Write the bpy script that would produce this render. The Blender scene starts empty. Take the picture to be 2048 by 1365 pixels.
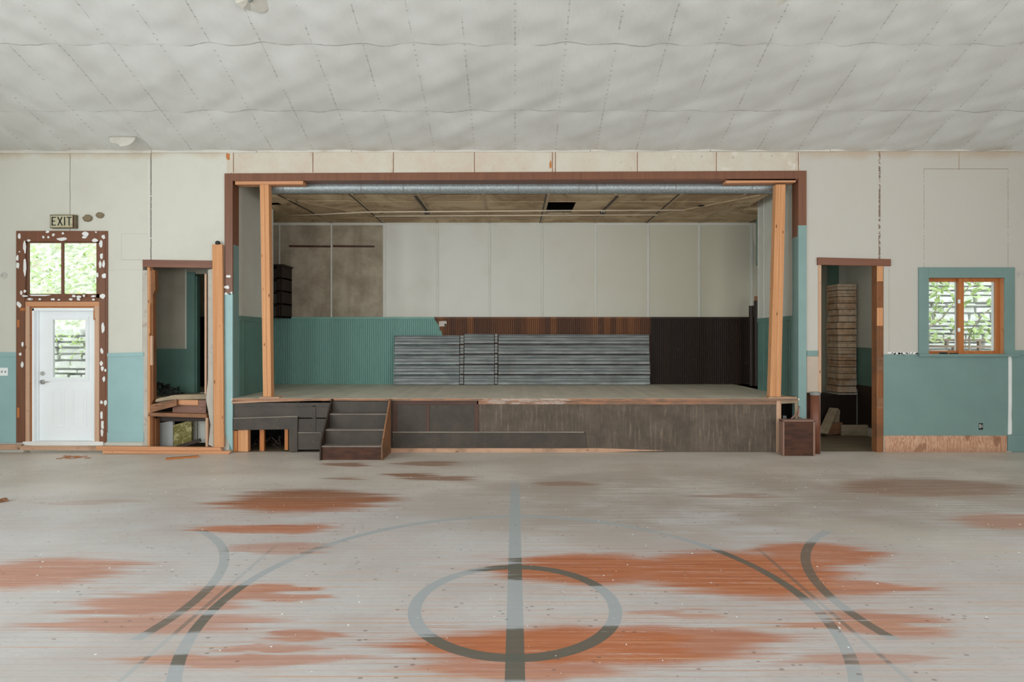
import bpy, bmesh, math, random
from mathutils import Vector, Matrix
random.seed(7)
C = bpy.context.scene
COL = C.collection
F, VX, VY, H, D = 1200.0, 1030.0, 675.0, 1.742, 9.09   # focal length in pixels, vanishing point, eye height, hall end wall distance

def wx(px, Y=D): return (px - VX) * Y / F
def wz(py, Y=D): return H + (VY - py) * Y / F

# ------------------------------------------------------------------ mesh helper
class MB:
    def __init__(s): s.v = []; s.f = []; s.mi = []; s.cur = 0
    def add(s, vs, fs):
        b = len(s.v); s.v += [tuple(p) for p in vs]
        s.f += [tuple(b + i for i in f) for f in fs]; s.mi += [s.cur] * len(fs); return s
    def box(s, x0, x1, y0, y1, z0, z1):
        if x0 > x1: x0, x1 = x1, x0
        if y0 > y1: y0, y1 = y1, y0
        if z0 > z1: z0, z1 = z1, z0
        vs = [(x, y, z) for z in (z0, z1) for y in (y0, y1) for x in (x0, x1)]
        return s.add(vs, [(0, 2, 3, 1), (4, 5, 7, 6), (0, 1, 5, 4), (2, 6, 7, 3), (0, 4, 6, 2), (1, 3, 7, 5)])
    def pb(s, px0, px1, py0, py1, Y=D, dep=.02):          # a box whose front face stands at depth Y, measured off the photo
        return s.box(wx(px0, Y), wx(px1, Y), Y, Y + dep, wz(py1, Y), wz(py0, Y))
    def quadprism(s, pts, Y, dep):                          # pts: (x,z) polygon, pushed back by dep
        n = len(pts)
        vs = [(x, Y, z) for x, z in pts] + [(x, Y + dep, z) for x, z in pts]
        area = sum(pts[i][0] * pts[(i + 1) % n][1] - pts[(i + 1) % n][0] * pts[i][1] for i in range(n))
        fs = [tuple(range(n)), tuple(range(2 * n - 1, n - 1, -1))] + [(i, n + i, n + (i + 1) % n, (i + 1) % n) for i in range(n)]
        if area < 0: fs = [f[::-1] for f in fs]
        return s.add(vs, fs)
    def pp(s, pts, Y=D, dep=.02):
        return s.quadprism([(wx(a, Y), wz(b, Y)) for a, b in pts], Y, dep)
    def xprism(s, prof, x0, x1):                            # prof: (y,z) closed polygon swept along x
        n = len(prof); vs = [(x0, y, z) for y, z in prof] + [(x1, y, z) for y, z in prof]
        return s.add(vs, [tuple(range(n - 1, -1, -1)), tuple(range(n, 2 * n))] + [(i, (i + 1) % n, n + (i + 1) % n, n + i) for i in range(n)])
    def bar(s, a, b, w, h, up=(0, 0, 1)):                   # rectangular bar from a to b
        a, b = Vector(a), Vector(b); d = (b - a).normalized(); u = Vector(up)
        r = d.cross(u); r = r.normalized() if r.length > 1e-5 else Vector((1, 0, 0)); u = r.cross(d).normalized()
        vs = [p + r * (i * w / 2) + u * (j * h / 2) for p in (a, b) for i, j in ((-1, -1), (1, -1), (1, 1), (-1, 1))]
        return s.add(vs, [(0, 1, 2, 3), (7, 6, 5, 4), (0, 4, 5, 1), (1, 5, 6, 2), (2, 6, 7, 3), (3, 7, 4, 0)])
    def tube(s, pts, r, n=10, cap=True):
        pts = [Vector(p) for p in pts]; rings = []
        for i, p in enumerate(pts):
            d = (pts[min(i + 1, len(pts) - 1)] - pts[max(i - 1, 0)]).normalized()
            u = Vector((0, 0, 1)) if abs(d.z) < .9 else Vector((1, 0, 0))
            a = d.cross(u).normalized(); b = a.cross(d)
            rr = r[i] if isinstance(r, (list, tuple)) else r
            rings.append([p + a * (rr * math.cos(6.28318 * k / n)) + b * (rr * math.sin(6.28318 * k / n)) for k in range(n)])
        vs = [v for q in rings for v in q]; fs = []
        for i in range(len(pts) - 1):
            for k in range(n):
                fs.append((i * n + k, (i + 1) * n + k, (i + 1) * n + (k + 1) % n, i * n + (k + 1) % n))
        if cap: fs += [tuple(range(n)), tuple((len(pts) - 1) * n + k for k in range(n - 1, -1, -1))]
        return s.add(vs, fs)
    def ball(s, c, rx, ry=None, rz=None, n=12, m=8, jit=0, rnd=random):
        ry = ry or rx; rz = rz or rx; vs = [(c[0], c[1], c[2] + rz)]; fs = []
        for i in range(1, m):
            t = math.pi * i / m
            for k in range(n):
                p = 6.28318 * k / n; q = 1 + rnd.uniform(-jit, jit)
                vs.append((c[0] + rx * q * math.sin(t) * math.cos(p), c[1] + ry * q * math.sin(t) * math.sin(p), c[2] + rz * q * math.cos(t)))
        vs.append((c[0], c[1], c[2] - rz)); L = len(vs) - 1
        for k in range(n):
            fs.append((0, 1 + k, 1 + (k + 1) % n)); fs.append((L, L - n + (k + 1) % n, L - n + k))
            for i in range(m - 2):
                a = 1 + i * n; fs.append((a + k, a + n + k, a + n + (k + 1) % n, a + (k + 1) % n))
        return s.add(vs, fs)
    def disc(s, cx, cz, r, Y, dep, n=24, sq=1):             # short cylinder facing the hall
        return s.quadprism([(cx + r * math.cos(6.28318 * k / n), cz + r * sq * math.sin(6.28318 * k / n)) for k in range(n)], Y, dep)
    def blob(s, px, py, rx, ry, Y, dep=.004, tilt=0, rnd=random):
        n = 11; pts = []
        for k in range(n):
            t = 6.28318 * k / n; q = rnd.uniform(.72, 1.18)
            a, b = rx * q * math.cos(t), ry * q * math.sin(t)
            pts.append((wx(px + a * math.cos(tilt) - b * math.sin(tilt), Y), wz(py + a * math.sin(tilt) + b * math.cos(tilt), Y)))
        return s.quadprism(pts, Y - dep, dep + .003)

def origin(o):
    v = Vector()
    while o: v += o.location; o = o.parent
    return v
def obj(name, mb, mats, parent=None, loc=None, bev=0, smooth=False, kind=None):
    me = bpy.data.meshes.new(name)
    o = bpy.data.objects.new(name, me); COL.objects.link(o)
    if parent: o.parent = parent
    if loc is not None: o.location = loc
    sh = origin(o)
    me.from_pydata([(x - sh.x, y - sh.y, z - sh.z) for x, y, z in mb.v], [], mb.f)
    mats = mats if isinstance(mats, (list, tuple)) else [mats]
    for m in mats: me.materials.append(m)
    if len(mats) > 1: me.polygons.foreach_set('material_index', mb.mi)
    if smooth: me.polygons.foreach_set('use_smooth', [True] * len(me.polygons))
    bm = bmesh.new(); bm.from_mesh(me); bmesh.ops.recalc_face_normals(bm, faces=bm.faces); bm.to_mesh(me); bm.free()
    me.update()
    if bev:
        b = o.modifiers.new('soft edge', 'BEVEL'); b.width = bev; b.segments = 2; b.limit_method = 'ANGLE'
    if kind: o['kind'] = kind
    return o
def tag(o, label, cat, group=None):
    o['label'] = label; o['category'] = cat
    if group: o['group'] = group
    return o
def thing(name, label, cat, loc, group=None):
    o = bpy.data.objects.new(name, None); COL.objects.link(o); o.location = loc; o.empty_display_size = .1
    return tag(o, label, cat, group)
def struct(name, mb, m, parent=None, **k):
    return obj(name, mb, m, parent, kind=None if parent else 'structure', **k)

# ------------------------------------------------------------------ material helper
class S:
    def __init__(s, g, o): s.g = g; s.o = o
    def __add__(a, b): return a.g.m('ADD', a, b)
    __radd__ = __add__
    def __mul__(a, b): return a.g.m('MULTIPLY', a, b)
    __rmul__ = __mul__
    def __sub__(a, b): return a.g.m('SUBTRACT', a, b)
    def __rsub__(a, b): return a.g.m('SUBTRACT', b, a)
    def __truediv__(a, b): return a.g.m('DIVIDE', a, b)
class G:
    def __init__(s, name):
        s.mat = bpy.data.materials.new(name); s.mat.use_nodes = True; s.nt = s.mat.node_tree
        s.nt.nodes.clear(); s.out = s.nt.nodes.new('ShaderNodeOutputMaterial')
        s.b = s.nt.nodes.new('ShaderNodeBsdfPrincipled'); s.nt.links.new(s.b.outputs[0], s.out.inputs[0])
        t = s.nt.nodes.new('ShaderNodeTexCoord'); s.P = S(s, t.outputs['Object'])
        q = s.nt.nodes.new('ShaderNodeSeparateXYZ'); s.link(s.P, q.inputs[0])
        s.x, s.y, s.z = (S(s, q.outputs[i]) for i in range(3))
        oi = s.nt.nodes.new('ShaderNodeObjectInfo'); s.rnd = S(s, oi.outputs['Random'])
    def link(s, a, i):
        if isinstance(a, S): s.nt.links.new(a.o, i)
        elif isinstance(a, (tuple, list)): i.default_value = tuple(a) + ((1,) if len(a) == 3 and len(i.default_value) == 4 else ())
        else: i.default_value = a
    def m(s, op, a, b=None, c=None, clamp=False):
        n = s.nt.nodes.new('ShaderNodeMath'); n.operation = op; n.use_clamp = clamp
        for i, q in enumerate((a, b, c)):
            if q is not None: s.link(q, n.inputs[i])
        return S(s, n.outputs[0])
    def mx(s, a, b): return s.m('MAXIMUM', a, b)
    def mn(s, a, b): return s.m('MINIMUM', a, b)
    def lt(s, a, b): return s.m('LESS_THAN', a, b)
    def gt(s, a, b): return s.m('GREATER_THAN', a, b)
    def abs(s, a): return s.m('ABSOLUTE', a)
    def fl(s, a): return s.m('FLOOR', a)
    def fr(s, a): return s.m('FRACT', a)
    def ss(s, a, lo, hi, t0=0., t1=1.):
        n = s.nt.nodes.new('ShaderNodeMapRange'); n.interpolation_type = 'SMOOTHSTEP'
        s.link(a, n.inputs[0])
        for i, q in enumerate((lo, hi, t0, t1)): s.link(q, n.inputs[1 + i])
        return S(s, n.outputs[0])
    def vec(s, x, y, z):
        n = s.nt.nodes.new('ShaderNodeCombineXYZ')
        for i, q in enumerate((x, y, z)): s.link(q, n.inputs[i])
        return S(s, n.outputs[0])
    def noise(s, scale=5., detail=3., vec=None, rough=.55, dist=0.):
        n = s.nt.nodes.new('ShaderNodeTexNoise'); s.link(vec or s.P, n.inputs['Vector'])
        n.inputs['Scale'].default_value = scale; n.inputs['Detail'].default_value = detail
        n.inputs['Roughness'].default_value = rough; n.inputs['Distortion'].default_value = dist
        return S(s, n.outputs[0])
    def wn(s, a):
        n = s.nt.nodes.new('ShaderNodeTexWhiteNoise'); n.noise_dimensions = '1D'; s.link(a, n.inputs['W']); return S(s, n.outputs[0])
    def vor(s, scale, vec=None, feat='F1', rnd=1.):
        n = s.nt.nodes.new('ShaderNodeTexVoronoi'); n.feature = feat; s.link(vec or s.P, n.inputs['Vector'])
        n.inputs['Scale'].default_value = scale; n.inputs['Randomness'].default_value = rnd
        return S(s, n.outputs[0])
    def mix(s, f, a, b):
        n = s.nt.nodes.new('ShaderNodeMix'); n.data_type = 'RGBA'
        s.link(f, n.inputs[0]); s.link(a, n.inputs[6]); s.link(b, n.inputs[7]); return S(s, n.outputs[2])
    def scalec(s, c, k):
        n = s.nt.nodes.new('ShaderNodeVectorMath'); n.operation = 'SCALE'; s.link(c, n.inputs[0]); s.link(k, n.inputs[3]); return S(s, n.outputs[0])
    def done(s, col, rough=.6, metal=0., bump=None, bs=.3, bd=.01, spec=.5):
        s.link(col, s.b.inputs['Base Color']); s.link(rough, s.b.inputs['Roughness']); s.link(metal, s.b.inputs['Metallic'])
        s.b.inputs['Specular IOR Level'].default_value = spec
        if bump is not None:
            n = s.nt.nodes.new('ShaderNodeBump'); n.inputs['Strength'].default_value = bs; n.inputs['Distance'].default_value = bd
            s.link(bump, n.inputs['Height']); s.nt.links.new(n.outputs[0], s.b.inputs['Normal'])
        return s.mat

def paint(name, col, var=.12, rough=.55, dirt=None, dscale=1.2, damt=.5, spec=.35):
    g = G(name); n = g.noise(2.2, 4); c = g.mix(g.ss(n, .3, .7), tuple(q * (1 - var) for q in col), col)
    if dirt: c = g.mix(g.ss(g.noise(dscale, 6, rough=.7), .52, .75) * damt, c, dirt)
    sp = g.lt(g.vor(9), .035); c = g.mix(sp * g.gt(g.noise(3), .55) * .7, c, (.12, .10, .08))
    return g.done(c, rough, bump=g.noise(60, 3), bs=.12, spec=spec)
def wood(name, lo, hi, axis='z', knots=True, rough=.65, fine=55., long=1.3, dirt=0.):
    g = G(name); off = g.rnd * 37.
    a = {'x': (long, fine, fine), 'y': (fine, long, fine), 'z': (fine, fine, long)}[axis]
    v = g.vec(g.x * a[0] + off, g.y * a[1] + off, g.z * a[2] + off)
    n = g.noise(1., 4, vec=v, dist=.6); n2 = g.noise(.25, 2, vec=v, dist=1.)
    c = g.mix(g.ss(n * .6 + n2 * .5, .3, .8), hi, lo)
    if knots:
        k = {'x': (3.2, 1.3, 9), 'y': (9, 3.2, 9), 'z': (9, 1.3, 3.2)}[axis]
        kv = g.vec(g.x * k[0] + off, g.y * k[1] + off, g.z * k[2] + off); d = g.vor(1., vec=kv)
        c = g.mix(g.ss(d, .05, .13, .9, 0.), c, (.13, .045, .015))
        c = g.mix(g.lt(g.vor(4.3, vec=kv), .1) * .6, c, (.1, .04, .02))
    if dirt: c = g.mix(g.ss(g.noise(3, 5), .45, .7) * dirt, c, (.06, .045, .03))
    return g.done(c, rough, bump=n, bs=.15, bd=.004, spec=.3)

# ---- palette
M = {}
def make_mats():
    # hall plaster board, with open joints and the faint cut-out rectangle
    g = G('hall wall paint'); x, z = g.x, g.z
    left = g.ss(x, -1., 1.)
    c = g.mix(left, (.60, .595, .53), (.52, .50, .455))  # right half darker, its weaker light put into the wall colour
    c = g.mix(g.ss(g.noise(1.1, 5, rough=.65), .45, .75) * .35, c, (.50, .47, .40))
    c = g.mix(g.ss(g.noise(14, 4, rough=.7), .66, .74) * .25, c, (.42, .38, .32))
    wob = (g.noise(9, 3) - .5) * .012
    def vl(px, y0, y1, w, col, k, c, rag=0.):
        X = wx(px); a = g.lt(g.abs(x + wob - X), w * .5); b = g.lt(g.abs(z - (wz(y0) + wz(y1)) / 2), abs(wz(y0) - wz(y1)) / 2)
        m = a * b * k
        if rag: m = m * g.gt(g.noise(30, 3), rag)
        return g.mix(m, c, col)
    def hl(py, x0, x1, w, col, k, c):
        a = g.lt(g.abs(z + wob * .3 - wz(py)), w * .5); b = g.lt(g.abs(x - (wx(x0) + wx(x1)) / 2), abs(wx(x1) - wx(x0)) / 2)
        return g.mix(a * b * k, c, col)
    dk = (.10, .085, .07)
    c = vl(140, 305, 463, .010, dk, .75, c)
    c = vl(302, 305, 522, .016, (.07, .06, .05), .85, c, .35)
    c = vl(297, 305, 470, .008, (.7, .69, .63), .6, c)
    c = vl(1759, 303, 520, .028, (.12, .055, .025), .8, c, .47)
    c = vl(1918, 303, 340, .022, (.36, .26, .17), .5, c)
    c = vl(1848, 337, 535, .009, (.22, .17, .12), .6, c, .45)
    c = vl(2016, 337, 535, .009, (.22, .17, .12), .6, c, .45)
    c = hl(338, 1848, 2016, .009, (.2, .15, .1), .7, c)
    c = vl(1778, 535, 706, .007, (.25, .2, .16), .6, c)
    c = vl(243, 468, 520, .006, (.35, .33, .29), .5, c); c = hl(468, 243, 296, .006, (.35, .33, .29), .5, c)
    c = hl(520, 243, 290, .008, (.3, .28, .24), .6, c); c = hl(540, 214, 290, .006, (.4, .38, .34), .5, c)
    # tea-coloured damp along the very top
    c = g.mix(g.ss(z + (g.noise(2.5, 4) - .5) * .25, 4.42, 4.56) * .5, c, (.45, .30, .17))
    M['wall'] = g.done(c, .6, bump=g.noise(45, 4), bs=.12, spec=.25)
    g = G('frieze board'); n = g.noise(1.6, 6, rough=.75)
    c = g.mix(g.ss(n, .35, .7), (.59, .555, .475), (.56, .475, .385))
    rt = g.ss(g.x, 1.9, 2.5)
    c = g.mix(g.ss(g.noise(11, 5, rough=.75), .60, .68) * (.25 + .6 * rt), c, (.25, .12, .06))
    c = g.mix(g.ss(g.noise(4, 4), .6, .7) * rt * .7, c, (.7, .66, .6))
    M['frieze'] = g.done(c, .7, bump=n, bs=.1, spec=.2)
    M['frieze_batten'] = paint('frieze batten paint', (.62, .55, .45), dirt=(.32, .16, .07), dscale=3, damt=.7)
    M['crown'] = paint('crown strip', (.62, .60, .54), dirt=(.32, .22, .14), dscale=2.5, damt=.5)
    M['teal'] = paint('pale teal paint', (.30, .475, .485), var=.08, rough=.45)
    M['teal_d'] = paint('grey teal paint and reveal shade', (.182, .287, .272), var=.08, rough=.42)
    M['teal_m'] = paint('mid teal paint', (.215, .335, .32), var=.08, rough=.42)
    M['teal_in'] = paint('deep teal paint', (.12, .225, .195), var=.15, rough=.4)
    M['white_in'] = paint('cold white paint', (.56, .56, .51), var=.08, dirt=(.45, .41, .33), damt=.5)
    M['beige_in'] = paint('dingy cream paint', (.40, .375, .31), var=.12, dirt=(.25, .2, .14), damt=.6)
    M['brown'] = wood('brown painted wood', (.205, .088, .05), (.155, .066, .038), 'z', False, .4, 30)
    M['brown_x'] = wood('brown painted board', (.215, .085, .046), (.15, .058, .032), 'x', False, .4, 30)
    M['pine'] = wood('new pine', (.66, .34, .165), (.52, .235, .10), 'z')
    M['pine_x'] = wood('new pine lengthwise', (.64, .33, .18), (.50, .235, .115), 'x')
    M['pine_pale'] = wood('pale dusty pine', (.60, .40, .28), (.50, .30, .19), 'z')
    M['pine_pale_x'] = wood('pale dusty board', (.56, .36, .25), (.45, .26, .16), 'x', dirt=.4)
    M['old'] = wood('old brown stud', (.30, .125, .05), (.16, .06, .025), 'z', True, .7, dirt=.4)
    M['old_x'] = wood('old brown plank', (.34, .17, .09), (.2, .09, .045), 'x', True, .7, dirt=.5)
    M['grey_x'] = wood('weathered plank', (.42, .34, .24), (.3, .23, .15), 'x', True, .8, dirt=.4)
    M['dark_x'] = wood('black brown wood', (.045, .027, .018), (.025, .016, .012), 'x', False, .5)
    M['dark'] = wood('black brown upright', (.03, .018, .013), (.016, .011, .009), 'z', False, .55)
    M['orange_x'] = wood('varnished fir rail', (.50, .185, .055), (.38, .125, .035), 'x', False, .4)
    M['orange'] = wood('varnished fir', (.52, .20, .06), (.40, .135, .04), 'z', False, .4)
    # stage front: dark brown, scuffed pale from feet
    for nm, ax in (('apron', 'p'), ('apron_bare', 'b')):
        g = G('scuffed ' + nm); n = g.noise(3, 6, rough=.7)
        st = g.noise(1., 5, vec=g.vec(g.x * 26, g.y, g.z * 2.2), rough=.7)
        if ax == 'p':
            c = g.mix(g.ss(n, .35, .7), (.046, .037, .029), (.072, .055, .043))
            c = g.mix(g.ss(st, .62, .8) * .35, c, (.17, .1, .07))
        else:
            c = g.mix(g.ss(n, .35, .7), (.085, .066, .05), (.13, .10, .078))
            c = g.mix(g.ss(st, .5, .72) * .75, c, (.26, .19, .135))
            c = g.mix(g.ss(g.noise(1.3, 3), .55, .7) * .4, c, (.07, .055, .045))
        c = g.mix(g.lt(g.vor(24), .06) * g.gt(g.noise(4), .52) * .8, c, (.5, .46, .4))
        M[nm] = g.done(c, .5 if ax == 'p' else .75, bump=n, bs=.15, spec=.35)
    g = G('stage edge worn paint'); n = g.noise(1, 5, vec=g.vec(g.x * 4, g.y * 30, g.z * 30), rough=.7)
    c = g.mix(g.ss(n, .4, .62), (.38, .18, .10), (.20, .12, .08))
    whi = g.lt(g.abs(g.x - wx(1050) + (n - .5) * .5), .62) * g.ss(g.noise(1, 4, vec=g.vec(g.x * 9, g.y * 40, g.z * 40)), .36, .56)
    c = g.mix(whi * .75, c, (.50, .42, .37)); c = g.mix(g.ss(g.x, 2.2, 3.6) * .55, c, (.17, .12, .085))
    M['edge'] = g.done(c, .7, bump=n, bs=.3)
    g = G('stage boards'); b = g.fl(g.x * 9.)
    n = g.noise(1, 5, vec=g.vec(g.x * 3, g.y * 2, 0), rough=.65)
    c = g.mix(g.ss(n, .3, .7), (.76, .70, .585), (.62, .58, .47))
    c = g.mix(g.ss(g.noise(1, 3, vec=g.vec(g.x * .8, g.y * 9, 0)), .5, .7) * .4, c, (.54, .55, .46))
    c = g.mix(g.wn(b) * .15, c, (.2, .18, .14)); c = g.mix(g.lt(g.fr(g.x * 9.), .025) * .35, c, (.08, .07, .055))
    M['deck'] = g.done(c, .45, bump=n, bs=.1)
    # stage ceiling
    g = G('stained fibre ceiling'); n = g.noise(1.1, 6, rough=.7, dist=1.2)
    c = g.mix(g.ss(n, .33, .66), (.60, .47, .31), (.34, .235, .14))
    c = g.mix(g.ss(g.noise(2.2, 5, rough=.7, dist=2), .58, .68) * .6, c, (.13, .075, .04))
    M['sceil'] = g.done(c, .8, spec=.15)
    M['sbatten'] = paint('ceiling batten', (.42, .31, .19), dirt=(.2, .14, .08), damt=.6)
    M['conduit'] = paint('painted conduit', (.60, .50, .38), dirt=(.35, .25, .15), damt=.5)
    # stage back wall
    g = G('stage back wall'); bz = g.lt(g.x + (g.noise(20) - .5) * .01, wx(770, 11.82))
    n = g.noise(1.7, 6, rough=.7)
    a = g.mix(g.ss(n, .33, .7), (.37, .32, .245), (.225, .185, .135))
    vs = g.noise(1., 4, vec=g.vec(g.x * 2.4, 0, g.z * .3), rough=.6)
    a = g.mix(g.ss(vs, .5, .7) * .6, a, (.17, .135, .09))
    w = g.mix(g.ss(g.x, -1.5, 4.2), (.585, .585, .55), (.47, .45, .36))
    w = g.mix(g.ss(g.noise(1.3, 5), .45, .75) * .35, w, (.46, .43, .34))
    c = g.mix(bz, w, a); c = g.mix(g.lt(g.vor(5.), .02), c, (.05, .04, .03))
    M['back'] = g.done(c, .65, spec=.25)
    # tongue and groove
    g = G('beadboard paint'); bd = g.fl(g.x / .117)
    w = wx(876, 11.8) + (g.noise(9, 3) - .5) * .16 + (g.z - wz(650, 11.8)) * -.45
    w2 = g.m('MAXIMUM', w, -9.)
    r = g.wn(bd)
    br = g.mix(r, (.14, .055, .026), (.065, .032, .02)); br = g.mix(g.gt(r, .75), br, (.185, .075, .03))
    br = g.mix(g.ss(g.x, wx(1296, 11.8), wx(1304, 11.8)), br, g.mix(r, (.02, .013, .010), (.03, .017, .011)))
    br = g.mix(g.lt(g.vor(11.), .05) * g.gt(g.x, 3.) * g.gt(g.noise(6), .5), br, (.6, .58, .5))
    c = g.mix(g.gt(g.x, w2), (.19, .36, .32), br)
    M['bead'] = g.done(c, .55, spec=.25)
    # galvanised
    g = G('galvanised sheet'); n = g.vor(28); n2 = g.noise(3, 5)
    c = g.mix(g.ss(n, .1, .6), (.42, .46, .47), (.30, .34, .35)); c = g.mix(g.ss(n2, .5, .75) * .5, c, (.24, .26, .26))
    M['galv'] = g.done(c, .45, .55, spec=.5)
    g = G('rolled steel'); n = g.noise(1, 4, vec=g.vec(g.x * 1.6, g.y, g.z * 16))
    c = g.mix(g.ss(n, .3, .7), (.10, .112, .112), (.19, .205, .205))
    c = g.mix(g.ss(g.noise(2.2, 5), .54, .7) * .4, c, (.10, .10, .09))
    M['steel'] = g.done(c, g.ss(g.noise(4, 3), .3, .7, .32, .5), .55)
    M['tab'] = paint('grey steel tab', (.24, .25, .245), dirt=(.12, .11, .09), damt=.6)
    M['white'] = paint('factory white', (.86, .90, .93), var=.03, rough=.35)
    M['spackle'] = paint('white filler', (.80, .81, .80), var=.1, rough=.8)
    M['cream'] = paint('cream plaster', (.52, .43, .345), dirt=(.33, .2, .1), dscale=3, damt=.6)
    M['plaster'] = paint('rough plaster edge', (.50, .46, .40), dirt=(.28, .17, .1), dscale=9, damt=.8)
    M['grey_edge'] = paint('grey board edge', (.36, .365, .34), dirt=(.2, .17, .14), dscale=9)
    M['foam'] = paint('grey foam board', (.34, .35, .345), dirt=(.2, .2, .19), dscale=8)
    M['nickel'] = G('brushed nickel').done((.55, .54, .52), .3, .95)
    M['black'] = G('black rubber').done((.012, .011, .010), .5)
    M['void'] = G('shade and rubble black').done((.008, .007, .006), .9)  # near black for rubble, and for the darkness inside holes and hollows
    g = G('rusty red tile'); n = g.noise(6, 5); M['clay'] = g.done(g.mix(n, (.22, .075, .035), (.12, .04, .022)), .45)
    g = G('mahogany stain'); n = g.noise(1, 5, vec=g.vec(g.x * 5, g.y * 5, g.z * 18))
    M['mahog'] = g.done(g.mix(g.ss(n, .35, .7), (.085, .032, .017), (.042, .018, .011)), .5, spec=.25)
    M['pinkwire'] = G('pink flex').done((.42, .2, .16), .5)
    g = G('fir plywood'); w = g.noise(1., 3, vec=g.vec(g.x * 7, g.y, g.z * 1.1), dist=2.2); f = g.fr(w * 9.)
    c = g.mix(g.ss(f, .2, .9), (.60, .37, .25), (.42, .205, .115)); c = g.mix(g.ss(g.noise(5, 4), .58, .66) * .7, c, (.22, .09, .045))
    c = g.mix(g.ss(g.z, 0., .12, .5, 0.), c, (.3, .16, .1)); M['ply'] = g.done(c, .6)
    g = G('brick'); n = g.noise(7, 5, rough=.7); pos = g.fl(g.z / .1285)
    hx = g.fr((g.x + g.y) / .205 + g.fl(g.z / .1285) * .5)
    c = g.mix(g.ss(n, .35, .65), (.55, .33, .20), (.36, .19, .105)); c = g.mix(g.wn(pos) * .5, c, (.62, .46, .31))
    c = g.mix(g.ss(g.noise(2.5, 6, rough=.75), .42, .6) * .65, c, (.66, .56, .44))
    c = g.mix(g.lt(hx, .07) * .8, c, (.36, .30, .23)); c = g.mix(g.lt(g.fr(g.z / .1285 + .03), .07) * .7, c, (.10, .07, .05))
    M['brick'] = g.done(c, .9, bump=n, bs=.5)
    M['dust_highlight'] = paint('dusty highlight ledge', (.30, .26, .21), var=.3, dirt=(.15, .12, .1), dscale=9)  # pale top edges: dust, and highlights painted on for relief
    # outside
    g = G('field stone'); n = g.noise(6, 6, rough=.7)
    c = g.mix(g.ss(n, .3, .7), (.66, .66, .63), (.50, .51, .48)); c = g.mix(g.ss(g.noise(3, 4), .55, .65) * .5, c, (.45, .52, .36))
    M['stone'] = g.done(c, .9, bump=n, bs=.4)
    g = G('mossy bank'); n = g.noise(7, 6, rough=.75)
    c = g.mix(g.ss(n, .35, .6), (.24, .30, .16), (.62, .64, .52)); c = g.mix(g.ss(g.noise(2.4, 5), .55, .65) * .6, c, (.42, .34, .25))
    M['bank'] = g.done(c, .95, bump=n, bs=.5)
    g = G('leaf green'); M['leaf'] = g.done(g.mix(g.noise(4), (.22, .36, .09), (.50, .60, .26)), .5)
    M['bark'] = G('grey bark').done((.30, .25, .2), .85)
    M['rail_out'] = paint('weathered rail', (.22, .16, .12), var=.3)
    g = G('mossy panel'); n = g.noise(9, 6, rough=.75, dist=1); M['moss'] = g.done(g.mix(g.ss(n, .45, .7), (.15, .13, .035), (.55, .50, .26)), .9, bump=n, bs=.6)
    # thin window glass
    g = G('window glass'); nt = g.nt; tr = nt.nodes.new('ShaderNodeBsdfTransparent'); tr.inputs[0].default_value = (.97, .985, .98, 1)
    gl = nt.nodes.new('ShaderNodeBsdfGlossy'); gl.inputs['Roughness'].default_value = .02
    fr = nt.nodes.new('ShaderNodeFresnel'); fr.inputs[0].default_value = 1.35; mxn = nt.nodes.new('ShaderNodeMixShader')
    nt.links.new(fr.outputs[0], mxn.inputs[0]); nt.links.new(tr.outputs[0], mxn.inputs[1]); nt.links.new(gl.outputs[0], mxn.inputs[2]); nt.links.new(mxn.outputs[0], g.out.inputs[0])
    nt.nodes.remove(g.b); M['glass'] = g.mat
    # hall ceiling: ribbed tiles, nail dots along every joint
    g = G('ribbed ceiling tile'); t = .61; x, y = g.x, g.y
    u = g.abs(g.fr(x / t + .5) - .5) * t                      # distance to the joint running down the slope
    nail = g.lt(g.m('SQRT', (u - .006) * (u - .006) + g.m('POWER', (g.fr(y / .075) - .5) * .075, 2.)), .0078) * g.gt(g.noise(6, 2), .46)
    joint = g.lt(u, .005) * g.ss(g.noise(2.4, 4), .48, .6)
    c = g.mix(g.ss(g.noise(1.2, 4), .35, .7), (.62, .625, .605), (.56, .56, .535))
    c = g.mix(g.ss(g.y, 8.85, 9.09) * g.ss(g.noise(2.5, 4), .4, .62) * .4, c, (.42, .33, .24))
    c = g.mix(nail * .48, c, (.18, .17, .16)); c = g.mix(joint * .5, c, (.25, .24, .22))
    rib = g.m('SINE', x * (6.28318 / .0305)) * .45 + g.noise(9, 4) * 1.1
    for yr, k in ((8.28, .72), (7.22, .72), (6.16, .72)):
        c = g.mix(g.lt(g.abs(y + (g.noise(3.5, 3) - .5) * .05 + .014 * g.m('SINE', x * (6.28318 / .61) + 1.57) - yr + .0), .0055) * g.ss(g.noise(1.7, 3), .35, .6) * k, c, (.25, .24, .22))  # row joints drawn dark, the lip's contact shadow put into the colour
    M['ceil'] = g.done(c, .62, bump=rib, bs=.3, bd=.0035, spec=.25)
    floor_mat()

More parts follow.
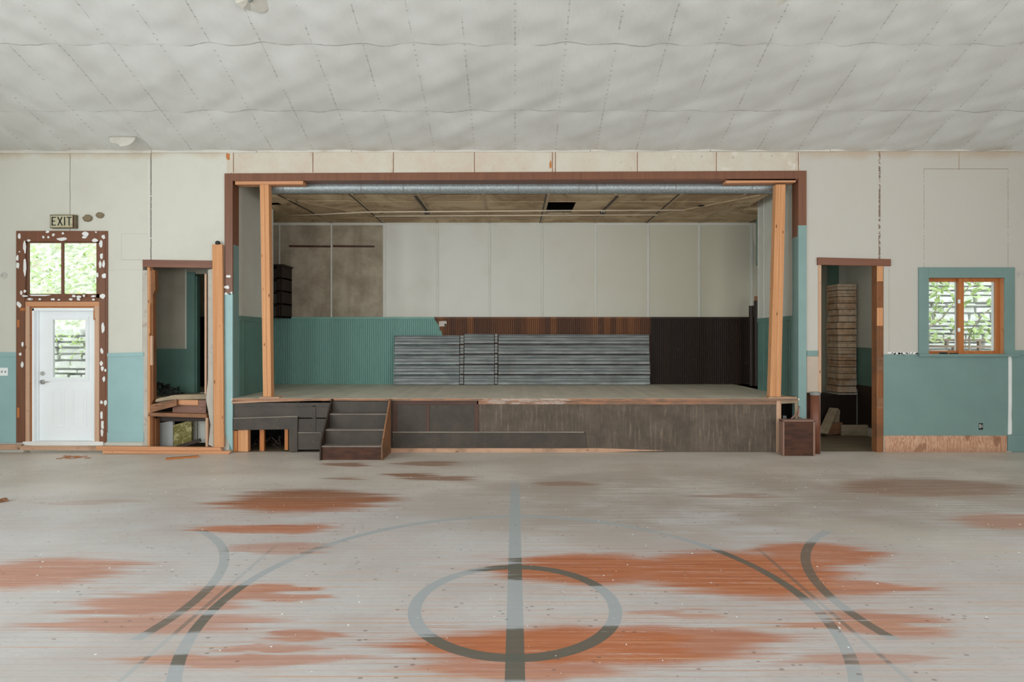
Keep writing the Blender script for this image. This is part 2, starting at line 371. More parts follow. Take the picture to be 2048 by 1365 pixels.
def floor_mat():
    g = G('worn strip floor'); x, y = g.x, g.y
    bw = .058; bi = g.fl(y / bw); r = g.wn(bi); r2 = g.wn(bi + 91.3)
    seg = g.fl(x / 1.7 + r * 7.); rs = g.wn(seg * 3.17 + bi * 1.31)
    st = g.noise(1., 5, vec=g.vec(x * 1.1, y * 26., 0.), rough=.65)
    big = g.noise(.8, 4, vec=g.vec(x * .9, y * 1.4, 0.), rough=.6)
    fine = g.noise(1., 4, vec=g.vec(x * 14., y * 120., 0.), rough=.7)
    # worn grey film
    c = g.mix(g.ss(big, .35, .68), (.57, .555, .555), (.49, .455, .44))
    near = g.ss(y, 4.6, 6.2, 1., 0.) * g.ss(x, -2.6, -.6)
    c = g.mix(g.ss(st, .45, .75) * (.22 + .38 * near), c, (.62, .42, .33))
    c = g.mix(g.ss(fine, .5, .75) * .5, c, (.27, .225, .20))
    c = g.mix(rs * .2, c, (.56, .54, .53))
    c = g.mix(g.ss(y, 5.6, 7.8) * .8, c, g.mix(g.ss(big, .35, .68), (.69, .62, .545), (.58, .51, .435)))
    c = g.mix(g.ss(x, -1.8, .6) * g.ss(y, 4.7, 5.8) * g.ss(y, 7., 8.4, 1., 0.) * g.ss(st + (big - .5), .25, .6) * .75, c, (.38, .32, .27))
    # remaining varnish, in ragged pools along the boards
    xs = x + (r - .5) * .34 + (st - .5) * .55; ys = y + (g.noise(1.3, 3) - .5) * .22
    def Yf(py): return F * H / (py - VY)
    pools = [(610, 1001, 175, 24, 1.), (535, 1058, 145, 10, .9), (575, 1096, 100, 13, .5), (90, 1146, 185, 32, .75), (300, 1208, 170, 24, .7),
             (470, 1186, 130, 16, .7), (300, 1248, 230, 22, .62), (540, 1180, 70, 10, .8), (560, 1198, 60, 8, .7), (1170, 1137, 180, 32, 1.), (1500, 1145, 235, 48, 1.),
             (1640, 1107, 130, 22, .9), (1680, 1178, 170, 16, .8), (1330, 1140, 160, 20, .95), (1130, 1292, 340, 44, 1.), (1060, 1335, 230, 26, .75), (1360, 1282, 210, 30, .85), (1730, 1245, 130, 26, .7),
             (1850, 975, 185, 19, .62), (2020, 1042, 130, 16, .55), (880, 957, 70, 5, .8), (815, 950, 50, 4, .9), (690, 930, 46, 4, .8), (850, 928, 60, 5, .7), (700, 958, 30, 3, .6),
             (450, 1322, 260, 13, .62), (570, 1275, 80, 12, .7), (1110, 968, 60, 5, .5), (1470, 993, 70, 5, .5), (1700, 1320, 160, 14, .5), (1340, 1230, 60, 12, .5), (560, 1298, 110, 8, .6), (190, 1006, 90, 6, .3)]
    p = None; halo = None
    for cx, cy, rx, ry, k in pools:
        Y0 = Yf(cy); a = rx * Y0 / F; b = (Yf(cy - ry) - Yf(cy + ry)) / 2
        dx = (xs - wx(cx, Y0)) * (1 / a); dy = (ys - Y0) * (1 / b)
        d2 = dx * dx + dy * dy; v = g.ss(d2, .45, 1.35, k, 0.); p = v if p is None else g.mx(p, v)
        if k > .55: v = g.ss(d2, 1., 3.6, k, 0.); halo = v if halo is None else g.mx(halo, v)
    p = p * g.ss(st * .6 + fine * .4 + rs * .1, .27, .53)
    var = g.mix(g.ss(st, .3, .75), (.53, .165, .052), (.37, .098, .028))
    var = g.mix(g.ss(y, 5.5, 7.), var, (.25, .10, .042))
    thin = g.noise(1., 4, vec=g.vec(x * .8, y * 48., 5.), rough=.7)
    c = g.mix(halo * g.ss(thin, .5, .66) * .6, c, g.mix(.35, var, (.5, .3, .2)))
    c = g.mix(p * .92, c, var); c = g.mix(p * g.ss(thin, .58, .7) * .4, c, (.50, .36, .29))
    # bright orange slivers between the boards close to the viewer
    sl = g.gt(r2, .5) * g.lt(g.fr(y / bw), .16) * g.ss(g.noise(1., 3, vec=g.vec(x * .7, bi * 7.7, 0.)), .5, .62)
    c = g.mix(sl * g.ss(y, 4.2, 5.6, .75, .12), c, (.66, .36, .19))
    c = g.mix(g.lt(g.fr(y / bw), .06) * .22, c, (.12, .09, .075))
    # court lines: black where the varnish keeps them, faded blue grey where it is worn
    wear = g.ss(p + (st - .5) * .7, .12, .6)
    def line(mask, c, k=1.):
        lc = g.mix(wear, (.37, .405, .425), (.115, .12, .10)); return g.mix(mask * g.ss(st + wear, .22, .42) * k, c, lc)
    R = g.m('SQRT', x * x + (y - 3.9) * (y - 3.9))
    c = line(g.lt(g.abs(x), .052) * g.ss(y, 6.6, 7.6, 1., 0.), c, .92)
    c = line(g.lt(g.abs(R - .645), .042), c, .92)
    c = line(g.lt(g.abs(R - 1.93), .036) * g.lt(y, 6.), c, g.ss(g.noise(1.1, 2), .3, .55, .35, .9))
    for sx in (-1, 1):
        q = x - sx * 3.945; R2 = g.m('SQRT', q * q + (y - 3.95) * (y - 3.95))
        c = line(g.lt(g.abs(R2 - 1.83), .036) * g.lt(y, 5.4) * g.gt(y, 3.45) * g.lt(g.abs(q), 1.9), c, .8)
        c = line(g.lt(g.abs(x - sx * 2.), .016) * g.ss(y, 4.6, 5.2, 1., 0.), c, .55)
    # nail heads, chips, spilt white
    kn = g.lt(g.vor(1., vec=g.vec(x * 9., y * 14., 0.)), .13) * g.gt(g.noise(2.5), .5)
    c = g.mix(kn * .55, c, (.17, .11, .09))
    ch = g.lt(g.vor(1., vec=g.vec(x * 9., y * 9., 3.)), .05) * g.gt(g.noise(3.), .5); c = g.mix(ch * .5, c, (.75, .73, .68))
    c = g.mix(g.ss(y, 9.06, 9.2), c, g.mix(g.ss(st, .3, .7), (.22, .17, .11), (.12, .085, .05)))
    sp = g.ss(g.m('POWER', (xs - wx(1790, 5.3)) * .9, 2.) + g.m('POWER', (y - 5.3 + (xs - 3.35) * .55) * 2.3, 2.), .1, 1., 1., 0.) * g.ss(st * .5 + fine * .5, .42, .6)
    c = g.mix(sp * .75, c, (.55, .50, .42))
    rough = g.mix(p, (.46,) * 3, (.34,) * 3); rr = g.ss(st, .2, .8, .38, .52)
    M['floor'] = g.done(c, rr, bump=fine, bs=.1, bd=.003, spec=.28)
WORLD, EL, ER, EB, EXPO = 3.1, 165., 66., 120., 0.0

make_mats()
# ================================================================== THE HALL
ZW = wz(302)                       # top of the end wall, where the sloping ceiling starts
def zc(y):
    y = min(y, D + .3); t = D - max(y, 5.9)
    return ZW + .38 * t
XL, XR, YB = -8.7, 8.7, -6.5
# floor
b = MB(); b.box(XL, XR, YB, 9.3, -.12, 0); b.box(-6.2, 6.24, 9.3, 12.0, -.12, 0)
struct('floor', b, M['floor'])
# ceiling: thin sheets nailed along their joints, sagging in between
b = MB(); t = .61; nx = 288; xs = [XL + (XR - XL) * i / nx for i in range(nx + 1)]
rows = [9.09, 8.28, 7.22, 6.16]; ys = []
for a, c in zip(rows, rows[1:]):
    ys += [a - (a - c) * i / 16 for i in range(16)] + [c + .0005]
ys += [6.16, 5.9, 5.6, 4.5, 3, 1, -1, -3, -5, YB]
def hsh(i, j): return (math.sin(i * 12.9898 + j * 78.233) * 43758.5453) % 1.0
W = nx + 1
bands = [[9.09 - .81 * i / 16 for i in range(17)], [8.28 - 1.06 * i / 18 for i in range(19)], [7.22 - 1.06 * i / 18 for i in range(19)], [6.16, 5.9, 5.6, 4.5, 3, 1, -1, -3, -5, YB]]
for rj, band in enumerate(bands):
    verts = []; a, c = band[0], band[-1]
    for y in band:
        v = min(max((a - y) / (a - c), 0), 1) if rj < 3 else .5
        for x in xs:
            k = math.floor(x / t + .0001); u = x / t - k
            sag = math.sin(math.pi * u) ** .8 if 0 < u < 1 else 0
            amp = .016 + .030 * hsh(k, rj)
            z = zc(y) - amp * sag * (.22 + .78 * math.sin(math.pi * v)) - .0045 * math.exp(-v * 7) * (0 < rj)
            z -= .010 * math.sin(5.1 * x + 3 * math.sin(2.3 * y)) * math.sin(7.3 * y + 2.1 * math.sin(1.7 * x)) + .006 * math.sin(13 * x + 4 * y) * math.sin(17 * y - 3 * x)
            verts.append((x, y, z))
    b.add(verts, [(j * W + i, j * W + i + 1, (j + 1) * W + i + 1, (j + 1) * W + i) for j in range(len(band) - 1) for i in range(nx)])
b.xprism([(D + .25, zc(D) + .1), (D + .25, zc(D) + .2), (5.9, zc(5.9) + .2), (YB - .1, zc(0) + .2), (YB - .1, zc(0) + .1), (5.9, zc(5.9) + .1), (D + .02, zc(D) + .06)], XL - .1, XR + .1)
struct('ceiling', b, M['ceil'], smooth=True)
# end wall with its openings (pixel columns of the photo turned into metres at the wall)
b = MB()
def wall(px0, px1, py0=-20, py1=905): b.box(wx(px0), wx(px1), D, D + .12, max(wz(py1), 0), min(wz(py0), zc(D) + .12))
x0, x1 = VX + XL * F / D, VX + XR * F / D
wall(x0, 47); wall(47, 206, -20, 474); wall(206, 285.2); wall(285.2, 428, -20, 533); wall(428, 458); wall(458, 1605, -20, 350)
wall(1605, 1641); wall(1641, 1767, -20, 528); wall(1767, 1855); wall(1855, 2013, -20, 553); wall(1855, 2013, 709); wall(2013, x1)
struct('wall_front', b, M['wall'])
# side and rear walls, each with tall windows (unseen and assumed; lamps added in them light the hall)
WZ0, WZ1 = 1.1, 3.7
LW = [(-5.2, 1.4), (-2.6, 1.4), (0., 1.4), (2.6, 1.4)]
def sidewall(nm, X, dx):
    b = MB(); e = YB
    for c, w in LW:
        b.box(X, X + dx, e, c - w / 2, 0, 6); b.box(X, X + dx, c - w / 2, c + w / 2, 0, WZ0); b.box(X, X + dx, c - w / 2, c + w / 2, WZ1, 6); e = c + w / 2
    b.box(X, X + dx, e, D + .12, 0, 6); struct(nm, b, M['wall'])
sidewall('wall_left', XL, -.15); sidewall('wall_right', XR, .15)
BWX = [(-5.6, 1.6), (-2.2, 1.6), (2.2, 1.6), (5.6, 1.6)]
b = MB(); e = XL
for c, w in BWX:
    b.box(e, c - w / 2, YB - .15, YB, 0, 6); b.box(c - w / 2, c + w / 2, YB - .15, YB, 0, WZ0); b.box(c - w / 2, c + w / 2, YB - .15, YB, WZ1, 6); e = c + w / 2
b.box(e, XR, YB - .15, YB, 0, 6); struct('wall_back', b, M['wall'])
wn = 3
for X, d in ((XL - .08, 1), (XR + .08, 1)):
    for c, w in LW:
        f = MB(); a, q = c - w / 2, c + w / 2
        for z in (WZ0, (WZ0 + WZ1) / 2, WZ1 - .05): f.box(X - .03, X + .03, a, q, z, z + .05)
        for y in (a, c - .02, q - .05): f.box(X - .03, X + .03, y, y + .05, WZ0, WZ1)
        struct('window_%d' % wn, f, M['white']); wn += 1
for c, w in BWX:
    f = MB(); a, q = c - w / 2, c + w / 2
    for z in (WZ0, (WZ0 + WZ1) / 2, WZ1 - .05): f.box(a, q, YB - .1, YB - .04, z, z + .05)
    for x in (a, c - .02, q - .05): f.box(x, x + .05, YB - .1, YB - .04, WZ0, WZ1)
    struct('window_%d' % wn, f, M['white']); wn += 1
# strip where the ceiling meets the wall
b = MB()
for px0, px1, py in ((-120, 302, 303), (303, 512, 302), (513, 703, 301), (704, 868, 301), (869, 1180, 300.5), (1181, 1420, 300), (1421, 1660, 299.5), (1661, 2170, 299)):
    b.pb(px0, px1, py - 3, py + 3.5, D - .022, .022)
struct('trim_1', b, M['crown'], bev=.003)
# stained boards above the stage and their cover strips
b = MB(); b.pb(464, 1600, 304, 347, D - .008, .008); f = struct('trim_2', b, M['frieze'])
b = MB()
for px in (464, 623, 784, 946, 1102, 1108, 1272, 1430, 1594): b.cur = 0; b.pb(px - 2, px + 2, 305, 345, D - .014, .007); b.cur = 1; b.pb(px + 2, px + 3.4, 305, 345, D - .010, .003)
b.cur = 0; b.pb(454, 462, 303, 347, D - .012, .012); struct('batten', b, [M['frieze_batten'], M['old']], f)
b = MB(); b.blob(456, 313, 4, 8, D - .012, rnd=random.Random(1)); b.blob(1101, 330, 2, 9, D - .014, rnd=random.Random(2)); struct('rust_patch', b, M['orange'], f)
# stage surround
b = MB(); T = .028
b.pp([(449, 347), (1613, 341.5), (1613, 357.5), (449, 362)], D - T, T + .02)
b.pb(449, 465, 358, 588, D - T + .002, T)
b.pb(1597, 1613, 354, 451, D - T + .002, T)
b.pb(458, 465, 358, 489, D - .001, .211); b.pb(1597, 1605, 356, 472, D - .001, .211); b.pb(458, 1605, 350, 361, D, .21)
b.cur = 1
b.pp([(449, 590), (456, 587), (460, 591), (465, 586), (465, 902), (449, 866)], D - T + .002, T); b.cur = 2; b.pb(458, 465, 489, 905, D - .0005, .2105); b.cur = 1  # both inner reveals take a darker teal, their shade put into the colour
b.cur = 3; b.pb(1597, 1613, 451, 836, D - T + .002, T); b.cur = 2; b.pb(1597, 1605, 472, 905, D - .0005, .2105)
tr = struct('trim_3', b, [M['brown'], M['teal'], M['teal_d'], M['teal_m']])
tr['label'] = 'brown and teal painted surround of the stage opening'
b = MB()
for q in ((457, 553, 6, 3), (454, 575, 6, 3.5), (452, 588, 3, 3), (463, 586, 2.5, 2)): b.blob(*q, D - T)
struct('filler_patch', b, M['spackle'], tr)
# ---- lower wall boarding
b = MB()
b.pb(-60, 33, 709, 887, D - .012, .012); b.pb(-60, 33, 705, 714, D - .022, .022)
b.pb(214, 287, 709, 885, D - .012, .012); b.pp([(214, 707), (287, 705), (287, 713), (214, 714)], D - .022, .022)
b.pb(214, 287, 866, 885, D - .02, .02); b.pb(-60, 33, 866, 887, D - .02, .02)
struct('trim_4', b, M['teal'], bev=.003)
b = MB(); b.pb(1767, 2018, 709, 872, D - .006, .006)
b.pb(2024, 2170, 706, 905, D - .012, .012); b.pb(2024, 2170, 701, 711, D - .022, .022); b.pb(2016, 2170, 871, 903, D - .024, .024)
tw = struct('trim_5', b, M['teal_d'], bev=.002)
b = MB(); b.pp([(2017, 713), (2023, 713), (2026, 760), (2023, 830), (2025, 868), (2016, 870), (2017, 800)], D - .009, .008)
rr = random.Random(3); x = 1780
while x < 1838: b.blob(x, 707 + rr.uniform(-1, 1), rr.uniform(4, 8), rr.uniform(1.5, 3), D - .002, rnd=rr); x += 7
b.blob(1834, 708, 4, 2, D - .002)
struct('filler_seam', b, M['spackle'], tw)
b = MB(); b.pb(1770, 2014, 872, 906, D - .014, .014); struct('baseboard_right', b, M['ply'], bev=.001)
# narrow wall strip between stage and passage: chair rail stub over bare plaster
b = MB(); b.pb(1614, 1637, 713, 786, D - .006, .006); b.cur = 1; b.pb(1613.5, 1640, 786, 905, D - .005, .005); s5 = struct('trim_6', b, [M['cream'], M['mahog']])
b = MB(); b.pb(1614, 1636, 702, 713, D - .022, .022); struct('chair_rail', b, M['teal_d'], s5, bev=.004)
# passage doorway lining
b = MB(); b.pb(1637, 1642.5, 530, 787, D - .012, .13); s6 = struct('trim_7', b, M['pine_pale'])
s6['label'] = 'pale raw edge of the passage opening beside the stage'
b = MB(); b.pp([(1635.5, 515), (1782, 518.5), (1782, 532.5), (1635.5, 530)], D - .03, .045); hd = struct('trim_8', b, M['brown_x'], bev=.003)
hd['label'] = 'red brown head board over the passage opening'
b = MB(); b.pb(1753.5, 1767, 531, 906, D - .008, .13); st = struct('trim_9', b, M['old'])
st['label'] = 'patched rough stud edging the passage opening beside the flat teal panel'
b = MB()
for y0, y1, m in ((532, 563, 0), (616, 652, 0), (713, 742, 1), (796, 818, 1)):
    b.cur = m; b.pb(1754, 1766, y0, y1, D - .012, .012)
struct('block', b, [M['pine'], M['old_x']], st)
b = MB(); b.pp([(285, 519.5), (424, 521.5), (424, 536.5), (285, 534.5)], D - .03, .045); hd = struct('trim_10', b, M['brown_x'], bev=.003)
hd['label'] = 'brown head board over the stripped closet opening'

# ================================================================== BACKSTAGE SHELL
ZD, ZS = .818, 4.0                 # stage deck and stage ceiling
BY = 11.82
# stage side walls (short returns) in two colours
for nm, X, dx in (('wall_stage_left', wx(465), -.12), ('wall_stage_right', wx(1597), .12)):
    b = MB(); b.box(X, X + dx, 9.30, 10.6, ZD - .02, 4.33)
    s = -1 if dx < 0 else 1; zb = 2.075
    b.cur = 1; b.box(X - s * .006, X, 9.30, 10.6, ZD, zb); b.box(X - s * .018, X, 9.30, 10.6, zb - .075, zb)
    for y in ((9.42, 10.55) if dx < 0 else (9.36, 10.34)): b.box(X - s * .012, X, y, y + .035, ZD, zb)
    b.cur = 0; b.box(X - s * .012, X, 10.56, 10.6, zb, 4.33)
    if dx > 0: b.box(X - s * .012, X, 10.34, 10.37, zb, 4.33)
    struct(nm, b, [M['white_in'], M['teal_in']], bev=.002)
# stage back wall, boarding, battens
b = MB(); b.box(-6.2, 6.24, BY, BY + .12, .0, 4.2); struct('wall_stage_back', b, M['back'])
b = MB(); zt = wz(637, 11.8); p = .0375; n = int(9.9 / p); x = -4.95
prof = []
for i in range(n): prof += [(x + i * p, 11.796), (x + i * p + p * .45, 11.796), (x + i * p + p * .62, 11.815), (x + i * p + p * .84, 11.815)]
prof += [(x + n * p, BY - .001), (x, BY - .001)]; m_ = len(prof)
b.add([(a, c, ZD) for a, c in prof] + [(a, c, zt) for a, c in prof], [tuple(range(m_)), tuple(range(2 * m_ - 1, m_ - 1, -1))] + [(i, m_ + i, m_ + (i + 1) % m_, (i + 1) % m_) for i in range(m_)])
b.box(-4.95, 4.9, 11.782, 11.81, zt - .012, zt + .025)
wb = struct('trim_11', b, M['bead']); wb['label'] = 'ribbed boarding along the stage back, half teal and half bare brown'
BX = [wx(q, BY) for q in (528, 559, 663, 769, 875, 979, 1084, 1191, 1296, 1398, 1503)]
b = MB()
for i, X in enumerate(BX):
    w = (.045 if i != 3 else .06) if i > 2 else .028; b.box(X - w / 2, X + w / 2, BY - .010, BY, zt + .025, ZS - .03)
b.box(-6.2, 5.4, BY - .012, BY, ZS - .05, ZS); struct('trim_12', b, M['white_in'], bev=.002)
# stage ceiling with a real hatch hole
hx0, hx1, hy0, hy1 = .545, 1.03, 10.0, 10.97
b = MB(); cy0, cy1, cx0, cx1 = 9.45, 12.0, -6.2, 6.3
b.box(-3.95, hx0, cy0, cy1, ZS, ZS + .03); b.box(cx0, -3.95, 10.2, cy1, ZS, ZS + .03); b.box(hx1, 4.0, cy0, cy1, ZS, ZS + .03); b.box(4.0, cx1, 10.62, cy1, ZS, ZS + .03)
b.box(cx0, -3.95, cy0, 10.2, 4.34, 4.37); b.box(4.0, cx1, cy0, 10.62, 4.34, 4.37); b.box(-3.97, -3.95, cy0, 10.2, ZS, 4.37); b.box(4.0, 4.02, cy0, 10.62, ZS, 4.37); b.box(-4.28, -3.95, 10.2, 10.22, ZS, 4.37); b.box(4.0, 4.29, 10.60, 10.62, ZS, 4.37); b.box(hx0, hx1, cy0, hy0, ZS, ZS + .03); b.box(hx0, hx1, hy1, cy1, ZS, ZS + .03)
b.box(cx0, cx1, 9.3, 9.46, 4.34, 4.37); b.box(-3.95, 4.0, 9.44, 9.47, ZS, 4.37)
cs = struct('ceiling_stage', b, M['sceil'])
b = MB()
for i, X in enumerate(BX[2:]):
    b.box(X - .02, X + .02, cy0, BY, ZS - .008, ZS)
    if i in (1, 4, 6, 8): b.cur = 1; b.box(X - .05, X - .03, cy0, BY, ZS - .006, ZS); b.cur = 0
for y, w in ((9.98, .02), (11.35, .02)): b.box(-3.95, 4.0, y, y + w, ZS - .005, ZS)
b.box(-3.94, -2.7, 9.9, 9.93, ZS - .006, ZS)
b.bar((-3.9, 9.6, ZS - .004), (-2.55, 11.2, ZS - .004), .03, .008); b.cur = 1; b.bar((-3.75, 9.5, ZS - .003), (-3.6, 11.8, ZS - .003), .03, .006); b.cur = 0; b.bar((2.6, 11.1, ZS - .008), (3.9, 9.5, ZS - .008), .06, .016)
struct('batten', b, [M['sbatten'], M['dark_x']], cs)
b = MB(); b.box(hx0 - .3, hx1 + .3, hy0 - .3, hy1 + .3, ZS + .55, ZS + .58)
for a in (hx0 - .3, hx1 + .28): b.box(a, a + .02, hy0 - .3, hy1 + .3, ZS + .03, ZS + .55)
for a in (hy0 - .3, hy1 + .28): b.box(hx0 - .3, hx1 + .3, a, a + .02, ZS + .03, ZS + .55)
struct('hatch_well', b, M['void'], cs)
# wings: outer walls and partitions
b = MB(); b.box(-6.3, -6.2, D + .12, 12.0, .5, 4.3); b.box(-6.3, -6.2, 9.95, 12.0, -.1, .5); struct('wall_wing_left', b, M['beige_in'])
zb = 1.555
b = MB(); q0, q1 = 9.35, 10.25            # unseen opening added in the side wall to brighten the passage
for y0, y1, z0, z1 in ((D + .12, q0, 0, 4.3), (q1, 12.0, 0, 4.3), (q0, q1, 0, 1.6), (q0, q1, 3.2, 4.3)): b.box(6.24, 6.34, y0, y1, z0, z1 + .07 * (z1 > 4))
b.cur = 1; b.box(6.232, 6.24, D + .12, 11.34, .86, zb); b.box(6.222, 6.24, D + .12, 11.34, zb - .05, zb)
b.cur = 2; b.box(6.215, 6.24, D + .12, 11.34, .80, .88); b.box(6.225, 6.24, D + .12, 10.9, 0, .80)
struct('wall_wing_right', b, [M['white_in'], M['teal_in'], M['dark_x']])
b = MB(); ya = 11.34; b.box(wx(1676, ya), 6.24, ya, ya + .1, .7, 4.2); b.box(wx(1692, ya - .02) - .03, wx(1692, ya), ya - .02, ya, .9, 3.4)
b.cur = 1; b.box(wx(1660, ya), wx(1676, ya), ya - .03, ya + .1, .7, 3.1); b.box(4.6, wx(1676, ya), ya, ya + .1, wz(531, ya), 4.2)
b.cur = 2; b.box(wx(1644, ya), wx(1656, ya), 11.75, 11.80, wz(568, 11.6), wz(544, 11.6))
struct('wall_passage', b, [M['white_in'], M['teal_in'], M['frieze']])
# closet partition behind the stripped opening: cream over teal, with a door casing
yc = 9.95; zk = wz(698, yc); X0, X1 = wx(376, yc), wx(415, yc)
b = MB(); b.box(-6.2, X0, yc, yc + .08, ZD, 4.2); b.box(X0, X1, yc, yc + .08, wz(548, yc), 4.2); b.box(X1, -4.40, yc, yc + .08, ZD, 4.2)
b.cur = 1; b.box(-6.2, X0, yc - .008, yc, ZD, zk); b.box(-6.2, X0, yc - .02, yc, zk - .06, zk)
b.box(wx(374, yc), wx(391, yc), yc - .025, yc + .08, ZD, wz(545, yc)); b.box(wx(391, yc), wx(394, yc), yc, yc + .1, ZD, wz(553, yc)); b.box(wx(411, yc), wx(416, yc), yc - .02, yc + .1, ZD, wz(553, yc))
b.cur = 2; b.box(wx(372, yc), wx(375, yc), yc - .03, yc, zk, wz(538, yc))
struct('wall_closet', b, [M['beige_in'], M['teal_in'], M['white_in']])
b = MB(); yq = 11.3; b.box(wx(393, yq), wx(414, yq), yq, yq + .05, wz(634, yq), 3.2); b.cur = 1; b.box(wx(385, yq), wx(420, yq), yq, yq + .05, ZD, wz(634, yq))
b.box(-6.2, -4.9, yq + .3, yq + .35, ZD, 4.)
struct('wall_dressing', b, [M['beige_in'], M['void']])
# the ground level under the closet floor stays open to daylight at the side

# ================================================================== DOOR AND WINDOWS OF THE END WALL
def root_struct(name, loc, label):
    o = bpy.data.objects.new(name, None); COL.objects.link(o); o.location = loc; o.empty_display_size = .1
    o['kind'] = 'structure'; o['label'] = label; return o
d1 = root_struct('door_1', (wx(125), D, 0), 'white half glazed exit door in a stripped brown casing with a window over it')
b = MB(); T = .028
b.pb(32, 49, 462, 886, D - T, T); b.pb(198.5, 210, 462, 886, D - T, T); b.pb(210, 214.5, 462, 884, D - T + .008, T); b.pb(47, 200, 462, 483, D - T + .002, T)
obj('casing', b, M['brown'], d1, bev=.003)
b = MB(); ch = [(38.7, 472.7, 3, 5.5), (49.8, 494, 3, 13), (49.8, 537, 3, 20), (58, 481, 3.5, 2.4), (95, 464, 3.6, 2.4), (87, 474.7, 2.6, 2.6), (97, 474.7, 2.5, 2.5), (107, 470, 3, 2.8), (126, 467, 2.6, 2.6),
     (124, 478.5, 10, 3.4), (172, 468, 7, 5), (169, 474.5, 5, 3), (192, 464.5, 2, 2), (191, 481, 6, 4), (207, 474, 4, 4), (202, 488, 3.2, 7), (203, 512.5, 3, 6), (200.5, 529, 2.6, 8), (207.5, 528, 2.8, 8), (208, 552, 4.5, 5),
     (195, 551, 2.2, 5), (35, 517, 2.6, 6), (36, 531, 3.4, 7), (39, 504, 1.6, 1.6), (205, 593, 5.5, 6), (148, 592.5, 4, 2.6), (158, 594, 4.5, 2.6), (168, 592, 2, 2.7), (187, 593, 4.5, 2.2), (60, 599, 5, 2.3), (80, 599, 2.8, 2), (106, 599, 4, 2.2),
     (142, 599, 4, 2.4), (157, 599, 4, 2.4), (187, 599.5, 3.4, 2), (42.6, 586, 2.6, 4.8), (50, 583, 2.6, 3), (50, 592.5, 5.4, 2), (80, 591, 25, 1.6), (206, 655, 3, 13), (204, 703, 3, 6), (45, 689, 2, 5.2), (40.5, 709, 3, 3), (44.5, 730, 2.6, 6),
     (203, 727, 3, 5), (205, 738, 3, 5), (211, 741, 2, 3), (208, 759.5, 2.8, 6), (203, 805, 2.8, 4), (211, 806, 3, 6), (203, 832, 2.8, 9), (205, 850, 2.8, 9), (204, 865, 2.6, 8), (64, 599, 2, 1.5), (118, 600, 3, 1.5)]
rr = random.Random(11)
for q in ch: b.blob(q[0], q[1], q[2], q[3], D - T - .002, rnd=rr)
b.blob(38, 609, 3.5, 8, D - T - .002, tilt=-.6, rnd=rr)
obj('filler_patch', b, M['spackle'], d1)
b = MB(); Ys = D + .01
b.pb(48, 55, 483, 597, Ys, .05); b.pb(192.5, 199, 483, 597, Ys, .05); b.pb(48, 199, 480, 486, Ys, .05); b.pb(48, 199, 588, 597, Ys, .05); b.pb(122, 126.5, 484, 590, Ys + .01, .03)
b.pb(47, 200, 596, 604, D - .015, .06); obj('transom_sash', b, M['brown'], d1, bev=.003)
b = MB(); b.pb(54, 193, 485, 589, Ys + .02, .004); obj('transom_pane', b, M['glass'], d1)
b = MB(); b.pb(49, 58.5, 603, 892, D - .012, .1); b.pb(189, 198.5, 603, 888, D - .012, .1); b.cur = 1; b.pb(49, 198, 603, 613, D - .014, .1)
b.cur = 2; b.pb(58.5, 62, 617, 880, D + .02, .06); b.cur = 3; b.pb(62, 64, 617, 888, D + .015, .08); b.pb(60, 190, 613, 616, D + .02, .06); b.pb(186.5, 189, 617, 640, D + .0, .06)
for a in (616, 660, 700, 770, 832): b.pb(40, 49, 616, 622, D - .034, .02) if a == 616 else None
b.pb(34, 38.5, 640, 655, D - .034, .006); b.pb(34, 38.5, 816, 836, D - .034, .006)
obj('rough_buck', b, [M['pine_pale'], M['pine_x'], M['teal'], M['orange']], d1, bev=.002)
b = MB(); Yf = D - .004
b.pb(64, 68, 617, 888, Yf, .12); b.pb(185.5, 189, 617, 888, Yf + .03, .1); b.pb(64, 187, 616.5, 622, Yf, .12); b.box(wx(68), wx(70.5), D + .05, D + .14, wz(888), wz(620))
b.box(wx(64), wx(80), D + .11, D + .14, wz(888), wz(620)); obj('frame', b, M['white'], d1, bev=.002)
Yd = D + .085
sl = MB()
gx0, gx1, gy0, gy1 = 105.5, 170.5, 640, 755.5                # glass edges in the photo
sl.pb(78, gx0, 621, 884, Yd, .044); sl.pb(gx1, 188, 621, 884, Yd, .044); sl.pb(gx0, gx1, 621, gy0, Yd, .044); sl.pb(gx0, gx1, gy1, 884, Yd, .044)
slab = obj('slab', sl, M['white'], d1)
b = MB()
for r0, r1, dp in ((7, 0, .010), (5, 1.5, .016)):
    b.pb(gx0 - r0, gx0 - r1, gy0 - r0, gy1 + r0, Yd - dp, dp); b.pb(gx1 + r1, gx1 + r0, gy0 - r0, gy1 + r0, Yd - dp, dp)
    b.pb(gx0 - r1, gx1 + r1, gy0 - r0, gy0 - r1, Yd - dp, dp); b.pb(gx0 - r1, gx1 + r1, gy1 + r1, gy1 + r0, Yd - dp, dp)
obj('glazing_bead', b, M['white'], slab, bev=.003)
b = MB(); b.pb(gx0, gx1, gy0, gy1, Yd + .02, .006); obj('pane', b, M['glass'], slab)
for a, c in ((103.5, 128), (144, 173)):
    b = MB(); y0, y1 = 778, 855; w = 3
    b.pb(a, a + w, y0, y1, Yd - .007, .007); b.pb(c - w, c, y0, y1, Yd - .007, .007); b.pb(a + w, c - w, y0, y0 + w, Yd - .007, .007); b.pb(a + w, c - w, y1 - w, y1, Yd - .007, .007)
    b.pb(a + 6, c - 6, y0 + 6, y1 - 6, Yd - .006, .006); obj('raised_panel', b, M['white'], slab, bev=.003)
b = MB(); b.disc(wx(86, Yd), wz(747.5, Yd), .031, Yd - .018, .018); b.box(wx(86, Yd) - .004, wx(86, Yd) + .004, Yd - .03, Yd - .018, wz(747.5, Yd) - .014, wz(747.5, Yd) + .014); obj('deadbolt', b, M['nickel'], d1, bev=.004)
